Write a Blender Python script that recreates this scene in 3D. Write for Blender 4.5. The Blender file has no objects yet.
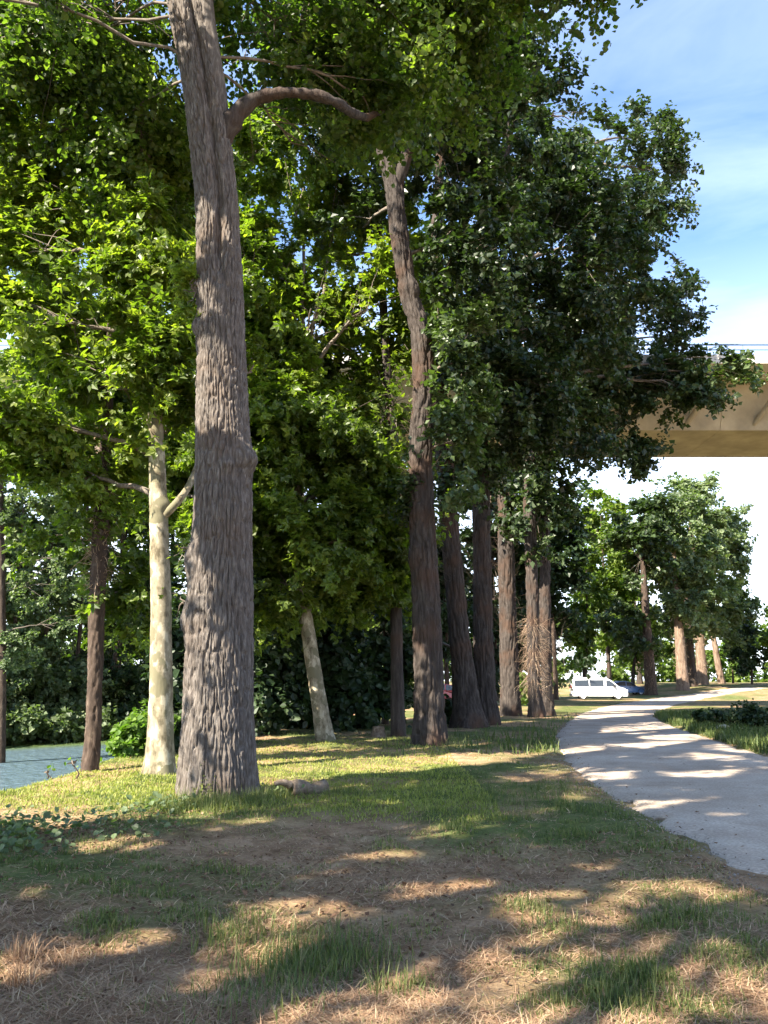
import bpy, math, random
import numpy as np
from mathutils import Vector

R = np.random.default_rng(7); np.seterr(over='ignore')
random.seed(7)
C = bpy.context.scene.collection
SC = bpy.context.scene

# ---------------------------------------------------------------- camera, sky, sun, exposure
F, HOR, EYE = 820.0, 681.0, 1.65
PITCH = math.atan((HOR - 512) / F)
cam = bpy.data.cameras.new('camera')
cam.sensor_fit = 'VERTICAL'; cam.sensor_height = 36; cam.lens = 36 * F / 1024
cam.clip_start = 0.05; cam.clip_end = 6000
co = bpy.data.objects.new('camera', cam); C.objects.link(co)
co.location = (0, 0, EYE); co.rotation_euler = (math.pi / 2 + PITCH, 0, 0)
SC.camera = co

SUN_PHI, SUN_EL = math.radians(50), math.radians(41)       # light comes from the left, a little behind the camera
TX, TY = math.sin(SUN_PHI), math.cos(SUN_PHI)              # ground direction in which shadows fall
w = bpy.data.worlds.new('World'); SC.world = w; w.use_nodes = True
nt = w.node_tree; nt.nodes.clear()
wo = nt.nodes.new('ShaderNodeOutputWorld'); bg = nt.nodes.new('ShaderNodeBackground')
sky = nt.nodes.new('ShaderNodeTexSky'); sky.sky_type = 'NISHITA'; sky.sun_disc = False
sky.sun_elevation = SUN_EL; sky.sun_rotation = math.atan2(-TX, -TY) % (2 * math.pi)
sky.air_density = 1.0; sky.dust_density = .8; sky.ozone_density = 2.2
# thin high cloud, thicker towards the horizon
tc = nt.nodes.new('ShaderNodeTexCoord'); mp = nt.nodes.new('ShaderNodeMapping'); mp.inputs['Scale'].default_value = (1.2, 1.2, 4.5)
nz = nt.nodes.new('ShaderNodeTexNoise'); nz.inputs['Scale'].default_value = 1.6; nz.inputs['Detail'].default_value = 7; nz.inputs['Roughness'].default_value = .55
nz.inputs['Distortion'].default_value = .6
sx = nt.nodes.new('ShaderNodeSeparateXYZ')
mr = nt.nodes.new('ShaderNodeMapRange'); mr.inputs[1].default_value = .42; mr.inputs[2].default_value = .85; mr.inputs[3].default_value = .0; mr.inputs[4].default_value = .26
mz = nt.nodes.new('ShaderNodeMapRange'); mz.inputs[1].default_value = .02; mz.inputs[2].default_value = .50; mz.inputs[3].default_value = .75; mz.inputs[4].default_value = 0.0
ad = nt.nodes.new('ShaderNodeMath'); ad.operation = 'ADD'; ad.use_clamp = True
mxc = nt.nodes.new('ShaderNodeMix'); mxc.data_type = 'RGBA'; mxc.inputs[7].default_value = (7.6, 8.0, 8.6, 1)
L = nt.links
L.new(tc.outputs['Generated'], mp.inputs[0]); L.new(mp.outputs[0], nz.inputs[0]); L.new(tc.outputs['Generated'], sx.inputs[0])
L.new(nz.outputs[0], mr.inputs[0]); L.new(sx.outputs[2], mz.inputs[0]); L.new(mr.outputs[0], ad.inputs[0]); L.new(mz.outputs[0], ad.inputs[1])
tn = nt.nodes.new('ShaderNodeMix'); tn.data_type = 'RGBA'; tn.blend_type = 'MULTIPLY'; tn.inputs[0].default_value = 1; tn.inputs[7].default_value = (.60, .80, 1.0, 1)
L.new(sky.outputs[0], tn.inputs[6]); L.new(tn.outputs[2], mxc.inputs[6]); L.new(ad.outputs[0], mxc.inputs[0]); L.new(mxc.outputs[2], bg.inputs[0]); L.new(bg.outputs[0], wo.inputs[0])
bg.inputs[1].default_value = 0.082

sl = bpy.data.lights.new('sun', 'SUN'); sl.energy = 5.0; sl.angle = math.radians(.53); sl.color = (1, .91, .76)
so = bpy.data.objects.new('sun', sl); C.objects.link(so); so.location = (-30, -15, 40)
SDIR = Vector((TX * math.cos(SUN_EL), TY * math.cos(SUN_EL), -math.sin(SUN_EL)))
so.rotation_euler = SDIR.to_track_quat('-Z', 'Y').to_euler()
VS = SC.view_settings
VS.view_transform = 'Standard'; VS.look = 'None'; VS.gamma = 1; VS.exposure = 2.3; VS.use_curve_mapping = False
cy = SC.cycles
cy.use_denoising = True; cy.max_bounces = 6; cy.diffuse_bounces = 3; cy.glossy_bounces = 2; cy.transmission_bounces = 4
cy.caustics_reflective = False; cy.caustics_refractive = False; cy.use_adaptive_sampling = True; cy.adaptive_threshold = .02

# ---------------------------------------------------------------- helpers
def ss(a, b, x):
    t = np.clip((np.asarray(x, float) - a) / (b - a), 0, 1); return t * t * (3 - 2 * t)

def _h(ix, iy, iz, seed):
    h = (ix.astype(np.uint32) * np.uint32(374761393) + iy.astype(np.uint32) * np.uint32(668265263)
         + iz.astype(np.uint32) * np.uint32(2147483647) + np.uint32(seed * 1013904223 & 0xffffffff))
    h = (h ^ (h >> np.uint32(13))) * np.uint32(1274126177)
    h = (h ^ (h >> np.uint32(16))) * np.uint32(2246822519)
    return ((h ^ (h >> np.uint32(15))) & np.uint32(0xffffff)).astype(np.float64) / 0xffffff

def noise(x, y, z=0.0, seed=0):
    x, y, z = np.broadcast_arrays(np.asarray(x, float), np.asarray(y, float), np.asarray(z, float))
    fx, fy, fz = np.floor(x), np.floor(y), np.floor(z)
    ix, iy, iz = fx.astype(np.int64), fy.astype(np.int64), fz.astype(np.int64)
    u, v, t = x - fx, y - fy, z - fz
    u = u * u * (3 - 2 * u); v = v * v * (3 - 2 * v); t = t * t * (3 - 2 * t)
    r = 0
    for a in (0, 1):
        for b in (0, 1):
            for c in (0, 1):
                r = r + _h(ix + a, iy + b, iz + c, seed) * (u if a else 1 - u) * (v if b else 1 - v) * (t if c else 1 - t)
    return r

def fbm(x, y, z=0.0, seed=0, o=4):
    s, a, f, n = 0, .5, 1.0, 0
    for k in range(o):
        s = s + a * noise(np.asarray(x) * f, np.asarray(y) * f, np.asarray(z) * f, seed + k); n += a; a *= .5; f *= 2.03
    return s / n

def ray(px, py):
    a, b = (px - 384) / F, (512 - py) / F
    return np.array((a, math.cos(PITCH) - b * math.sin(PITCH), math.sin(PITCH) + b * math.cos(PITCH)))

def P(px, py, Y):
    """world point seen at a pixel of the photograph, at distance Y along the view"""
    d = ray(px, py); t = Y / d[1]
    return np.array((d[0] * t, Y, EYE + d[2] * t))

def tag(o, label=None, cat=None, group=None, kind=None):
    if label: o['label'] = label
    if cat: o['category'] = cat
    if group: o['group'] = group
    if kind: o['kind'] = kind
    return o

def thing(name, label, cat, loc, rz=0, group=None):
    o = bpy.data.objects.new(name, None); C.objects.link(o); o.empty_display_size = .3
    o.location = tuple(float(v) for v in loc); o.rotation_euler = (0, 0, rz)
    return tag(o, label, cat, group)

class MB:
    """collects vertex / polygon arrays and links them as ONE mesh object"""
    def __init__(s): s.v, s.f, s.t, s.m, s.n, s.sm = [], [], [], [], 0, []
    def add(s, v, f, tint=0.5, mat=0, smooth=False):
        v = np.asarray(v, float).reshape(-1, 3); f = np.asarray(f, np.int64)
        s.v.append(v); s.f.append(f + s.n); s.n += len(v)
        s.t.append(np.broadcast_to(np.asarray(tint, float), (len(v),)))
        s.m.append(np.full(len(f), mat)); s.sm.append(np.full(len(f), smooth))
    def build(s, name, mats, parent=None, attrs=None):
        me = bpy.data.meshes.new(name)
        V = np.concatenate(s.v)
        if parent is not None: V = V - np.array(parent.location) if parent.parent is None else V - np.array(parent.parent.location) - np.array(parent.location)
        me.vertices.add(len(V)); me.vertices.foreach_set('co', V.astype(np.float32).ravel())
        tot = np.concatenate([np.full(len(f), f.shape[1]) for f in s.f]); lv = np.concatenate([f.ravel() for f in s.f])
        me.loops.add(len(lv)); me.loops.foreach_set('vertex_index', lv.astype(np.int32))
        me.polygons.add(len(tot)); st = np.concatenate(([0], np.cumsum(tot)[:-1]))
        me.polygons.foreach_set('loop_start', st.astype(np.int32)); me.polygons.foreach_set('loop_total', tot.astype(np.int32))
        me.polygons.foreach_set('material_index', np.concatenate(s.m).astype(np.int32))
        me.polygons.foreach_set('use_smooth', np.concatenate(s.sm))
        a = me.attributes.new('tint', 'FLOAT', 'POINT'); a.data.foreach_set('value', np.concatenate(s.t).astype(np.float32))
        for k, arr in (attrs or {}).items():
            a = me.attributes.new(k, 'FLOAT', 'POINT'); a.data.foreach_set('value', np.asarray(arr, np.float32))
        me.update(calc_edges=True)
        for m in (mats if isinstance(mats, (list, tuple)) else [mats]): me.materials.append(m)
        o = bpy.data.objects.new(name, me); C.objects.link(o)
        if parent is not None: o.parent = parent
        return o

def tube(mb, pts, rad, sides=6, mat=0, tint=.5, cap=True):
    pts = np.asarray(pts, float); n = len(pts); rad = np.broadcast_to(np.asarray(rad, float), (n,))
    d = np.gradient(pts, axis=0); d /= np.linalg.norm(d, axis=1)[:, None] + 1e-9
    ref = np.array((0, 0, 1.0)) if abs(d[0][2]) < .9 else np.array((1.0, 0, 0))
    a = np.cross(d[0], ref); a /= np.linalg.norm(a); A = []
    for k in range(n):
        a = a - d[k] * a.dot(d[k]); a /= np.linalg.norm(a) + 1e-9; A.append(a)
    A = np.array(A); B = np.cross(d, A)
    th = np.linspace(0, 2 * math.pi, sides, endpoint=False)
    v = pts[:, None] + rad[:, None, None] * (np.cos(th)[None, :, None] * A[:, None] + np.sin(th)[None, :, None] * B[:, None])
    i = np.arange(n - 1)[:, None] * sides; j = np.arange(sides)[None]; j2 = (j + 1) % sides
    q = np.stack([i + j, i + j2, i + sides + j2, i + sides + j], -1).reshape(-1, 4)
    mb.add(v.reshape(-1, 3), q, tint, mat, True)
    if cap and sides > 4:
        c = v[-1].mean(0) + d[-1] * rad[-1] * .3
        k = np.arange(sides)
        mb.add(np.vstack([v[-1], c]), np.stack([k, (k + 1) % sides, np.full(sides, sides)], -1), tint, mat, True)

def box(mb, c, s, mat=0, rz=0.0, bevel=0.0):
    c = np.asarray(c, float); h = np.asarray(s, float) / 2
    v = np.array([(x, y, z) for z in (-1, 1) for y in (-1, 1) for x in (-1, 1)]) * h
    cr, sr = math.cos(rz), math.sin(rz)
    v = np.stack([v[:, 0] * cr - v[:, 1] * sr, v[:, 0] * sr + v[:, 1] * cr, v[:, 2]], -1) + c
    mb.add(v, [(0, 2, 3, 1), (4, 5, 7, 6), (0, 1, 5, 4), (2, 6, 7, 3), (0, 4, 6, 2), (1, 3, 7, 5)], .5, mat)

# ---------------------------------------------------------------- materials
def mat_base(name):
    m = bpy.data.materials.new(name); m.use_nodes = True; t = m.node_tree; t.nodes.clear()
    return m, t, t.nodes.new('ShaderNodeOutputMaterial')

def N(t, typ, **kw):
    n = t.nodes.new(typ)
    for k, v in kw.items(): setattr(n, k, v)
    return n

def ramp(t, stops, src):
    r = N(t, 'ShaderNodeValToRGB'); e = r.color_ramp.elements
    while len(e) < len(stops): e.new(.5)
    for q, (p, c) in zip(e, stops): q.position = p; q.color = (*c, 1)
    t.links.new(src, r.inputs[0]); return r

def leaf_mat(name, stops, trans=.45, rough=.5, tcol=(1.5, 1.9, .55), spec=.35):
    m, t, out = mat_base(name)
    a = N(t, 'ShaderNodeAttribute', attribute_name='tint')
    c = ramp(t, stops, a.outputs['Fac'])
    p = N(t, 'ShaderNodeBsdfPrincipled'); p.inputs['Roughness'].default_value = rough
    p.inputs['Specular IOR Level'].default_value = spec
    tr = N(t, 'ShaderNodeBsdfTranslucent')
    mu = N(t, 'ShaderNodeMix', data_type='RGBA', blend_type='MULTIPLY'); mu.inputs[0].default_value = 1; mu.inputs[7].default_value = (*tcol, 1)
    mx = N(t, 'ShaderNodeMixShader'); mx.inputs[0].default_value = trans
    t.links.new(c.outputs[0], p.inputs['Base Color']); t.links.new(c.outputs[0], mu.inputs[6]); t.links.new(mu.outputs[2], tr.inputs[0])
    t.links.new(p.outputs[0], mx.inputs[1]); t.links.new(tr.outputs[0], mx.inputs[2]); t.links.new(mx.outputs[0], out.inputs[0])
    return m

def bark_mat(name, stops, scale=(9, 9, 2.2), bump=.5, rough=.9, detail=8, second=None, dist=.03):
    m, t, out = mat_base(name)
    tc = N(t, 'ShaderNodeTexCoord'); mp = N(t, 'ShaderNodeMapping'); mp.inputs['Scale'].default_value = scale
    nz = N(t, 'ShaderNodeTexNoise'); nz.inputs['Scale'].default_value = 1; nz.inputs['Detail'].default_value = detail; nz.inputs['Roughness'].default_value = .65
    t.links.new(tc.outputs['Object'], mp.inputs[0]); t.links.new(mp.outputs[0], nz.inputs[0])
    c = ramp(t, stops, nz.outputs[0]); col = c.outputs[0]
    if second:      # large weathered patches
        n2 = N(t, 'ShaderNodeTexNoise'); n2.inputs['Scale'].default_value = second[0]; n2.inputs['Detail'].default_value = 5
        t.links.new(tc.outputs['Object'], n2.inputs[0])
        r2 = ramp(t, [(second[2], (0, 0, 0)), (second[3], (1, 1, 1))], n2.outputs[0])
        mx = N(t, 'ShaderNodeMix', data_type='RGBA'); mx.inputs[7].default_value = (*second[1], 1)
        t.links.new(r2.outputs[0], mx.inputs[0]); t.links.new(col, mx.inputs[6]); col = mx.outputs[2]
    p = N(t, 'ShaderNodeBsdfPrincipled'); p.inputs['Roughness'].default_value = rough; p.inputs['Specular IOR Level'].default_value = .15
    b = N(t, 'ShaderNodeBump'); b.inputs['Strength'].default_value = bump; b.inputs['Distance'].default_value = dist
    t.links.new(col, p.inputs['Base Color']); t.links.new(nz.outputs[0], b.inputs['Height']); t.links.new(b.outputs[0], p.inputs['Normal'])
    t.links.new(p.outputs[0], out.inputs[0]); return m

def plain(name, col, rough=.6, metal=0, spec=.5, var=0.0, vscale=6, bump=0.0, coat=0):
    m, t, out = mat_base(name)
    p = N(t, 'ShaderNodeBsdfPrincipled'); p.inputs['Roughness'].default_value = rough; p.inputs['Metallic'].default_value = metal
    p.inputs['Specular IOR Level'].default_value = spec; p.inputs['Coat Weight'].default_value = coat
    p.inputs['Base Color'].default_value = (*col, 1)
    if var or bump:
        tc = N(t, 'ShaderNodeTexCoord'); nz = N(t, 'ShaderNodeTexNoise'); nz.inputs['Scale'].default_value = vscale; nz.inputs['Detail'].default_value = 8
        nz.inputs['Roughness'].default_value = .65
        t.links.new(tc.outputs['Object'], nz.inputs[0])
        a = np.array(col)
        c = ramp(t, [(.3, tuple(a * (1 - var))), (.7, tuple(np.minimum(a * (1 + var), .95)))], nz.outputs[0]); t.links.new(c.outputs[0], p.inputs['Base Color'])
        if bump:
            b = N(t, 'ShaderNodeBump'); b.inputs['Strength'].default_value = bump; b.inputs['Distance'].default_value = .02
            t.links.new(nz.outputs[0], b.inputs['Height']); t.links.new(b.outputs[0], p.inputs['Normal'])
    t.links.new(p.outputs[0], out.inputs[0]); return m

M = {}
M['plane_leaf'] = leaf_mat('plane_leaf', [(0, (.048, .078, .013)), (.5, (.102, .148, .022)), (1, (.19, .225, .038))], .55, .42, (1.6, 1.85, .5), .5)
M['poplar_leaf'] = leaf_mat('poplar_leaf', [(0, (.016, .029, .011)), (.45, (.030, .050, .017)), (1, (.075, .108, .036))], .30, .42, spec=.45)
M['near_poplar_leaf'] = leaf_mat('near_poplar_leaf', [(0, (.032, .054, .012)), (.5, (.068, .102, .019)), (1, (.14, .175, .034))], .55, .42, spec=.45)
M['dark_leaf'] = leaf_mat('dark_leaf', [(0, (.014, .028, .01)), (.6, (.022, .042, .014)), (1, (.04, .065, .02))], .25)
M['shrub_leaf'] = leaf_mat('shrub_leaf', [(0, (.05, .10, .015)), (.5, (.085, .15, .02)), (1, (.13, .19, .03))], .4)
M['willow_leaf'] = leaf_mat('willow_leaf', [(0, (.045, .068, .03)), (.5, (.095, .13, .06)), (1, (.17, .205, .11))], .35)
M['lime_leaf'] = leaf_mat('lime_leaf', [(0, (.05, .085, .014)), (.5, (.085, .13, .02)), (1, (.14, .18, .03))], .42)
M['grass'] = leaf_mat('grass', [(0, (.045, .07, .016)), (.35, (.085, .115, .03)), (.7, (.18, .185, .065)), (1, (.32, .27, .14))], .3, .6, (1.3, 1.6, .6))
M['straw'] = leaf_mat('straw', [(0, (.15, .08, .047)), (.5, (.35, .22, .132)), (1, (.56, .42, .27))], .2, .7, (1.1, 1.1, .9), .2)
M['turf'] = leaf_mat('turf', [(0, (.12, .16, .022)), (.5, (.23, .26, .05)), (1, (.38, .36, .12))], .4, .6, (1.2, 1.4, .6))
M['litter'] = leaf_mat('litter', [(0, (.07, .04, .025)), (.5, (.16, .09, .055)), (1, (.28, .18, .11))], .15, .8, (1.1, 1, .8), .2)
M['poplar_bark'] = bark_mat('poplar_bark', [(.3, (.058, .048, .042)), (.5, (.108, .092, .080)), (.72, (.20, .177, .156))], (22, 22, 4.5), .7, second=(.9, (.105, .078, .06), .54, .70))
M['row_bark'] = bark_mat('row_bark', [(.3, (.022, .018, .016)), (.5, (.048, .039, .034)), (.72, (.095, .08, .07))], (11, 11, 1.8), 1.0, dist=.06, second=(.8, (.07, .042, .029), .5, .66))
M['plane_bark'] = bark_mat('plane_bark', [(.36, (.085, .07, .045)), (.43, (.155, .13, .085)), (.47, (.22, .188, .128)), (.54, (.245, .21, .145)), (.57, (.35, .31, .225)), (.7, (.39, .35, .26))], (5, 5, 2.6), .3, detail=5, second=(3.2, (.15, .135, .085), .54, .57))
M['ivy_bark'] = bark_mat('ivy_bark', [(.3, (.03, .022, .018)), (.55, (.065, .046, .035)), (.75, (.17, .13, .10))], (9, 9, 3), .9)
M['far_bark'] = bark_mat('far_bark', [(.3, (.09, .062, .045)), (.5, (.17, .12, .088)), (.75, (.27, .21, .16))], (6, 6, 1.2), .8)
M['twig'] = bark_mat('twig', [(.3, (.09, .07, .055)), (.7, (.20, .17, .14))], (12, 12, 4), .3)
M['dry_shoot'] = leaf_mat('dry_shoot', [(0, (.12, .08, .055)), (.5, (.30, .205, .14)), (1, (.50, .38, .27))], .1, .8, (1, 1, 1), .2)
M['dead_twig'] = leaf_mat('dead_twig', [(0, (.03, .022, .018)), (1, (.11, .08, .06))], .05, .9, (1, 1, 1), .1)
M['moss'] = leaf_mat('moss', [(0, (.05, .06, .015)), (1, (.11, .12, .03))], .1, .9)

# ---------------------------------------------------------------- terrain
NB = np.array([(-80, -16.), (-6, -14.), (2, -12.), (8, -8.2), (13, -6.5), (19, -6.6), (28, -8), (40, -8.6), (57, -9), (60, -9)])
def near_bank(y): return np.interp(y, NB[:, 0], NB[:, 1])
def far_bank_y(x): return 48.0 + .80 * (x + 22)
def river_in(x, y):
    """metres inside the river (positive = water)"""
    return np.minimum(near_bank(y) - 1.1 - x, (far_bank_y(x) - y) * .78)
WATER = -1.75
def macro(x, y):
    x = np.asarray(x, float); y = np.asarray(y, float)
    d = river_in(x, y)
    z = -2.6 * ss(-2.2, 1.2, d)
    z = z + 1.35 * ss(72, 108, y) * ss(16, 38, x) + .9 * ss(60, 130, y) * ss(5, -10, x) * 0
    z = z + .05 * (fbm(x * .25, y * .25, seed=3, o=2) - .5) * ss(2, 6, np.abs(x) + y)
    return z

def G(px, py):
    d = ray(px, py); t = 1.0; o = np.array((0, 0, EYE))
    lo, hi = 0, None
    t = 2.0
    while t < 3000:
        p = o + d * t
        if p[2] < macro(p[0], p[1]): hi = t; break
        lo = t; t *= 1.02
    if hi is None: hi = 1500; lo = hi
    for _ in range(40):
        m = (lo + hi) / 2; p = o + d * m
        if p[2] < macro(p[0], p[1]): hi = m
        else: lo = m
    p = o + d * hi
    return np.array((p[0], p[1], float(macro(p[0], p[1]))))

# path edges read off the photograph, laid on the ground
pl = [(768, 893), (700, 852), (650, 822), (600, 790), (570, 768), (556, 748), (556, 735), (565, 723), (584, 712), (615, 704.5), (655, 698), (700, 692.5), (745, 687)]
pr = [(768, 757), (715, 740), (675, 727), (654, 717), (658, 711), (676, 704.5), (705, 698), (735, 693), (768, 688)]
PL = np.array([(11, -14, 0), (7.5, -4, 0), (5.0, 2.5, 0)] + [G(*p) for p in pl])
PR = np.array([(18, -14, 0), (15.5, -2, 0), (12.5, 7, 0), (10.2, 13.5, 0)] + [G(*p) for p in pr])
def resample(pts, n):
    s = np.concatenate(([0], np.cumsum(np.linalg.norm(np.diff(pts[:, :2], axis=0), axis=1) ** .5)))
    s /= s[-1]; u = np.linspace(0, 1, n)
    out = np.stack([np.interp(u, s, pts[:, k]) for k in range(3)], -1)
    k = np.ones(9) / 9
    for c in range(2):
        e = np.pad(out[:, c], 4, mode='edge'); out[:, c] = np.convolve(e, k, 'valid')
    return out
PN = 420
PLs, PRs = resample(PL, PN), resample(PR, PN)
POLY = np.vstack([PLs[:, :2], PRs[::-1, :2]])
def inpoly(x, y, poly):
    x = np.asarray(x); y = np.asarray(y); r = np.zeros(x.shape, bool)
    xj, yj = poly[-1]
    for xi, yi in poly:
        if yi != yj:
            c = ((yi > y) != (yj > y)) & (x < (xj - xi) * (y - yi) / (yj - yi) + xi); r ^= c
        xj, yj = xi, yi
    return r

# patches of ground that the sun reaches through gaps in the leaves (outlines on the ground)
LITPX = [
    [(-60, 800), (0, 787), (140, 768), (260, 763), (400, 760), (520, 754), (470, 768), (350, 791), (262, 800), (190, 806), (120, 820), (0, 832), (-60, 840)],
    [(255, 748), (330, 744), (400, 750), (330, 753), (260, 756)], [(400, 750), (470, 742), (520, 738), (480, 747), (430, 754)],
    [(255, 1030), (320, 1000), (400, 962), (470, 948), (540, 930), (585, 945), (640, 930), (720, 945), (800, 960), (900, 1100), (300, 1150)],
    [(470, 905), (540, 893), (640, 884), (735, 884), (800, 900), (740, 912), (670, 908), (640, 925), (560, 935), (500, 930)],
    [(220, 935), (240, 905), (300, 900), (350, 902), (390, 915), (340, 930), (310, 950), (260, 985), (200, 1000), (180, 980)],
    [(385, 893), (430, 880), (500, 880), (510, 888), (450, 895), (400, 905)], [(520, 850), (550, 846), (548, 853)],
    [(60, 944), (120, 932), (150, 936), (110, 948)], [(-20, 968), (25, 962), (30, 985), (-20, 1000)], [(150, 905), (190, 900), (200, 908), (160, 912)],
    [(90, 842), (140, 838), (130, 848)], [(250, 885), (330, 872), (345, 878), (270, 892)],
    [(585, 775), (640, 771), (630, 780)], [(660, 773), (740, 770), (730, 778), (670, 779)], [(620, 803), (690, 800), (680, 808), (630, 811)],
    [(700, 816), (760, 813), (750, 822)], [(610, 745), (680, 742), (650, 749)], [(600, 726), (650, 722), (675, 729), (640, 735), (600, 734)],
    [(690, 752), (740, 757), (700, 760)], [(655, 722), (700, 724), (690, 731), (660, 729)], [(575, 757), (600, 755), (598, 760)],
    [(640, 709), (700, 704), (660, 712)], [(740, 838), (770, 836), (768, 846)],
    [(35, 955), (130, 926), (180, 935), (120, 958)], [(-20, 990), (40, 958), (65, 975), (10, 1015)], [(140, 990), (215, 965), (235, 985), (170, 1010)], [(55, 852), (150, 834), (170, 845), (90, 862)], [(330, 862), (420, 847), (432, 858), (350, 873)], [(10, 900), (70, 884), (90, 894), (30, 910)], [(560, 868), (620, 860), (625, 870), (575, 876)],
    [(80, 912), (120, 908), (128, 915), (90, 918)], [(420, 838), (470, 834), (465, 841), (430, 843)],
]
LIT = []
for q in LITPX:
    LIT.append(np.array([G(a, b)[:2] for a, b in q]))
mgx, mgy = np.meshgrid(-14 + .05 * (np.arange(600) + .5), 1 + .05 * (np.arange(800) + .5))
LITMASK = np.zeros(mgx.shape, bool)
for q in LIT: LITMASK |= inpoly(mgx, mgy, q)
for _ in range(2):        # a leaf hides more than its own centre
    m0 = LITMASK.copy(); m0[1:] |= LITMASK[:-1]; m0[:-1] |= LITMASK[1:]; m0[:, 1:] |= LITMASK[:, :-1]; m0[:, :-1] |= LITMASK[:, 1:]; LITMASK = m0
def lit_ground(p, jit=.06):
    """does the sun ray through these points end in a sunlit patch of ground"""
    t = p[:, 2] / math.tan(SUN_EL)
    gx = p[:, 0] + TX * t + R.normal(0, jit, len(p)); gy = p[:, 1] + TY * t + R.normal(0, jit, len(p))
    i = ((gx + 14) / .05).astype(int); j = ((gy - 1) / .05).astype(int)
    ok = (i >= 0) & (i < 600) & (j >= 0) & (j < 800)
    r = np.zeros(len(p), bool); r[ok] = LITMASK[j[ok], i[ok]]
    return r
# sunlit stretches of trunk: point, radius
SUNSPOT = []
def spot_lit(p):
    r = np.zeros(len(p), bool); s = np.array(SDIR)
    for c, rad, *d0 in SUNSPOT:
        d = p - c; t = d @ s
        r |= (np.linalg.norm(d - t[:, None] * s, axis=1) < rad) & (t < (-d0[0] if d0 else .1))
    return r

for a_, b_, y_, r_, d_ in ((100, 330, 13.7, 1.6, 1.6), (50, 250, 14, 1.5, 1.6), (110, 420, 13.7, 1.2, 1.5), (30, 400, 13.5, 1.2, 1.5), (80, 90, 13.5, 1.8, 1.8), (160, 250, 13.8, 1.0, 1.2), (35, 585, 13.5, .8, .8), (140, 742, 19, .7, .6),
                           (598, 690, 76, 3.0, 2.5), (684, 655, 92, 2.2, 1.5), (703, 655, 101, 2.2, 1.5), (722, 655, 106, 2.0, 1.5), (684, 670, 92, 1.5, 1.5), (620, 540, 98, 4, 4), (700, 530, 92, 4, 4), (725, 378, 40, 1.6, 1.0),
                           (450, 400, 19, 1.2, .8), (300, 330, 20.5, 1.3, 1.5), (370, 300, 20.5, 1.3, 1.5)):
    SUNSPOT.append((P(a_, b_, y_), r_, d_))

# how green the ground is (0 dry straw and bare soil, 1 green)
GREENPX = [(470, 800, 100, 40, .75), (560, 810, 90, 35, .6), (600, 860, 80, 30, .4), (305, 962, 60, 26, .6), (240, 1000, 60, 26, .3), (380, 955, 40, 18, .3),
           (560, 935, 40, 18, .45), (610, 985, 60, 26, .5), (670, 930, 60, 22, .45), (740, 960, 50, 24, .4), (690, 1010, 50, 22, .4), (500, 1010, 40, 20, .3),
           (400, 850, 90, 28, .25), (240, 800, 50, 12, .7), (340, 795, 40, 10, .6), (350, 870, 60, 20, .18), (100, 870, 90, 25, .15),
           (430, 775, 120, 16, .8), (700, 720, 120, 22, .9), (90, 790, 160, 20, .75), (730, 760, 60, 14, .4), (500, 745, 100, 16, .5), (560, 905, 40, 14, .4)]
GR = []
for a, b, sa, sb, k in GREENPX:
    g = G(a, b); h1 = G(a, min(b + sb, 1500)); h2 = G(a, b - min(sb, b - HOR - 6))
    GR.append((g[0], g[1], sa * g[1] / F, max(.25, abs(h2[1] - h1[1]) / 2), k))
def greenness(x, y):
    n = fbm(x * .8, y * .8, seed=11, o=4); g = np.zeros(np.shape(x))
    for cx, cy, sx_, sy_, k in GR:
        g = np.maximum(g, k * np.exp(-.5 * (((x - cx) / sx_) ** 2 + ((y - cy) / sy_) ** 2)))
    far = ss(17, 24, y)
    g = g * (1 - far) + .62 * far
    behind = ss(3.5, 1.5, y); g = np.maximum(g, .35 * behind)
    return np.clip(g * (.45 + 1.15 * ss(.3, .66, n)) + .08 * (n - .5) + .12 * ss(.55, .75, n), 0, 1)

def warp_axis(lo, mid0, mid1, hi, step, grow):
    a = list(np.arange(mid0, mid1, step)); s = step; x = mid0
    while x > lo: s *= grow; x -= s; a.insert(0, x)
    s = step; x = a[-1]
    while x < hi: s *= grow; x += s; a.append(x)
    return np.array(a)
xs = warp_axis(-2200, -9, 9, 2200, .11, 1.06); ys = warp_axis(-400, 2.5, 16, 3500, .11, 1.035)
X, Y = np.meshgrid(xs, ys)
gz = macro(X, Y)
onp = inpoly(X, Y, POLY)
gr = greenness(X, Y)
micro = (fbm(X * 2.6, Y * 2.6, seed=21, o=4) - .5) * .10 * ss(80, 20, Y) + .05 * gr * ss(60, 20, Y)
ce = np.minimum.reduce([np.abs(X - PLs[k, 0]) + np.abs(Y - PLs[k, 1]) for k in range(0, PN, 12)]) if False else None
gz = gz + micro * (~onp) - .022 * onp
mb = MB(); ny, nx = X.shape
I = (np.arange(ny - 1)[:, None] * nx + np.arange(nx - 1)[None]).ravel()
mb.add(np.stack([X, Y, gz], -1).reshape(-1, 3), np.stack([I, I + 1, I + nx + 1, I + nx], -1), .5, 0, True)

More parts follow.
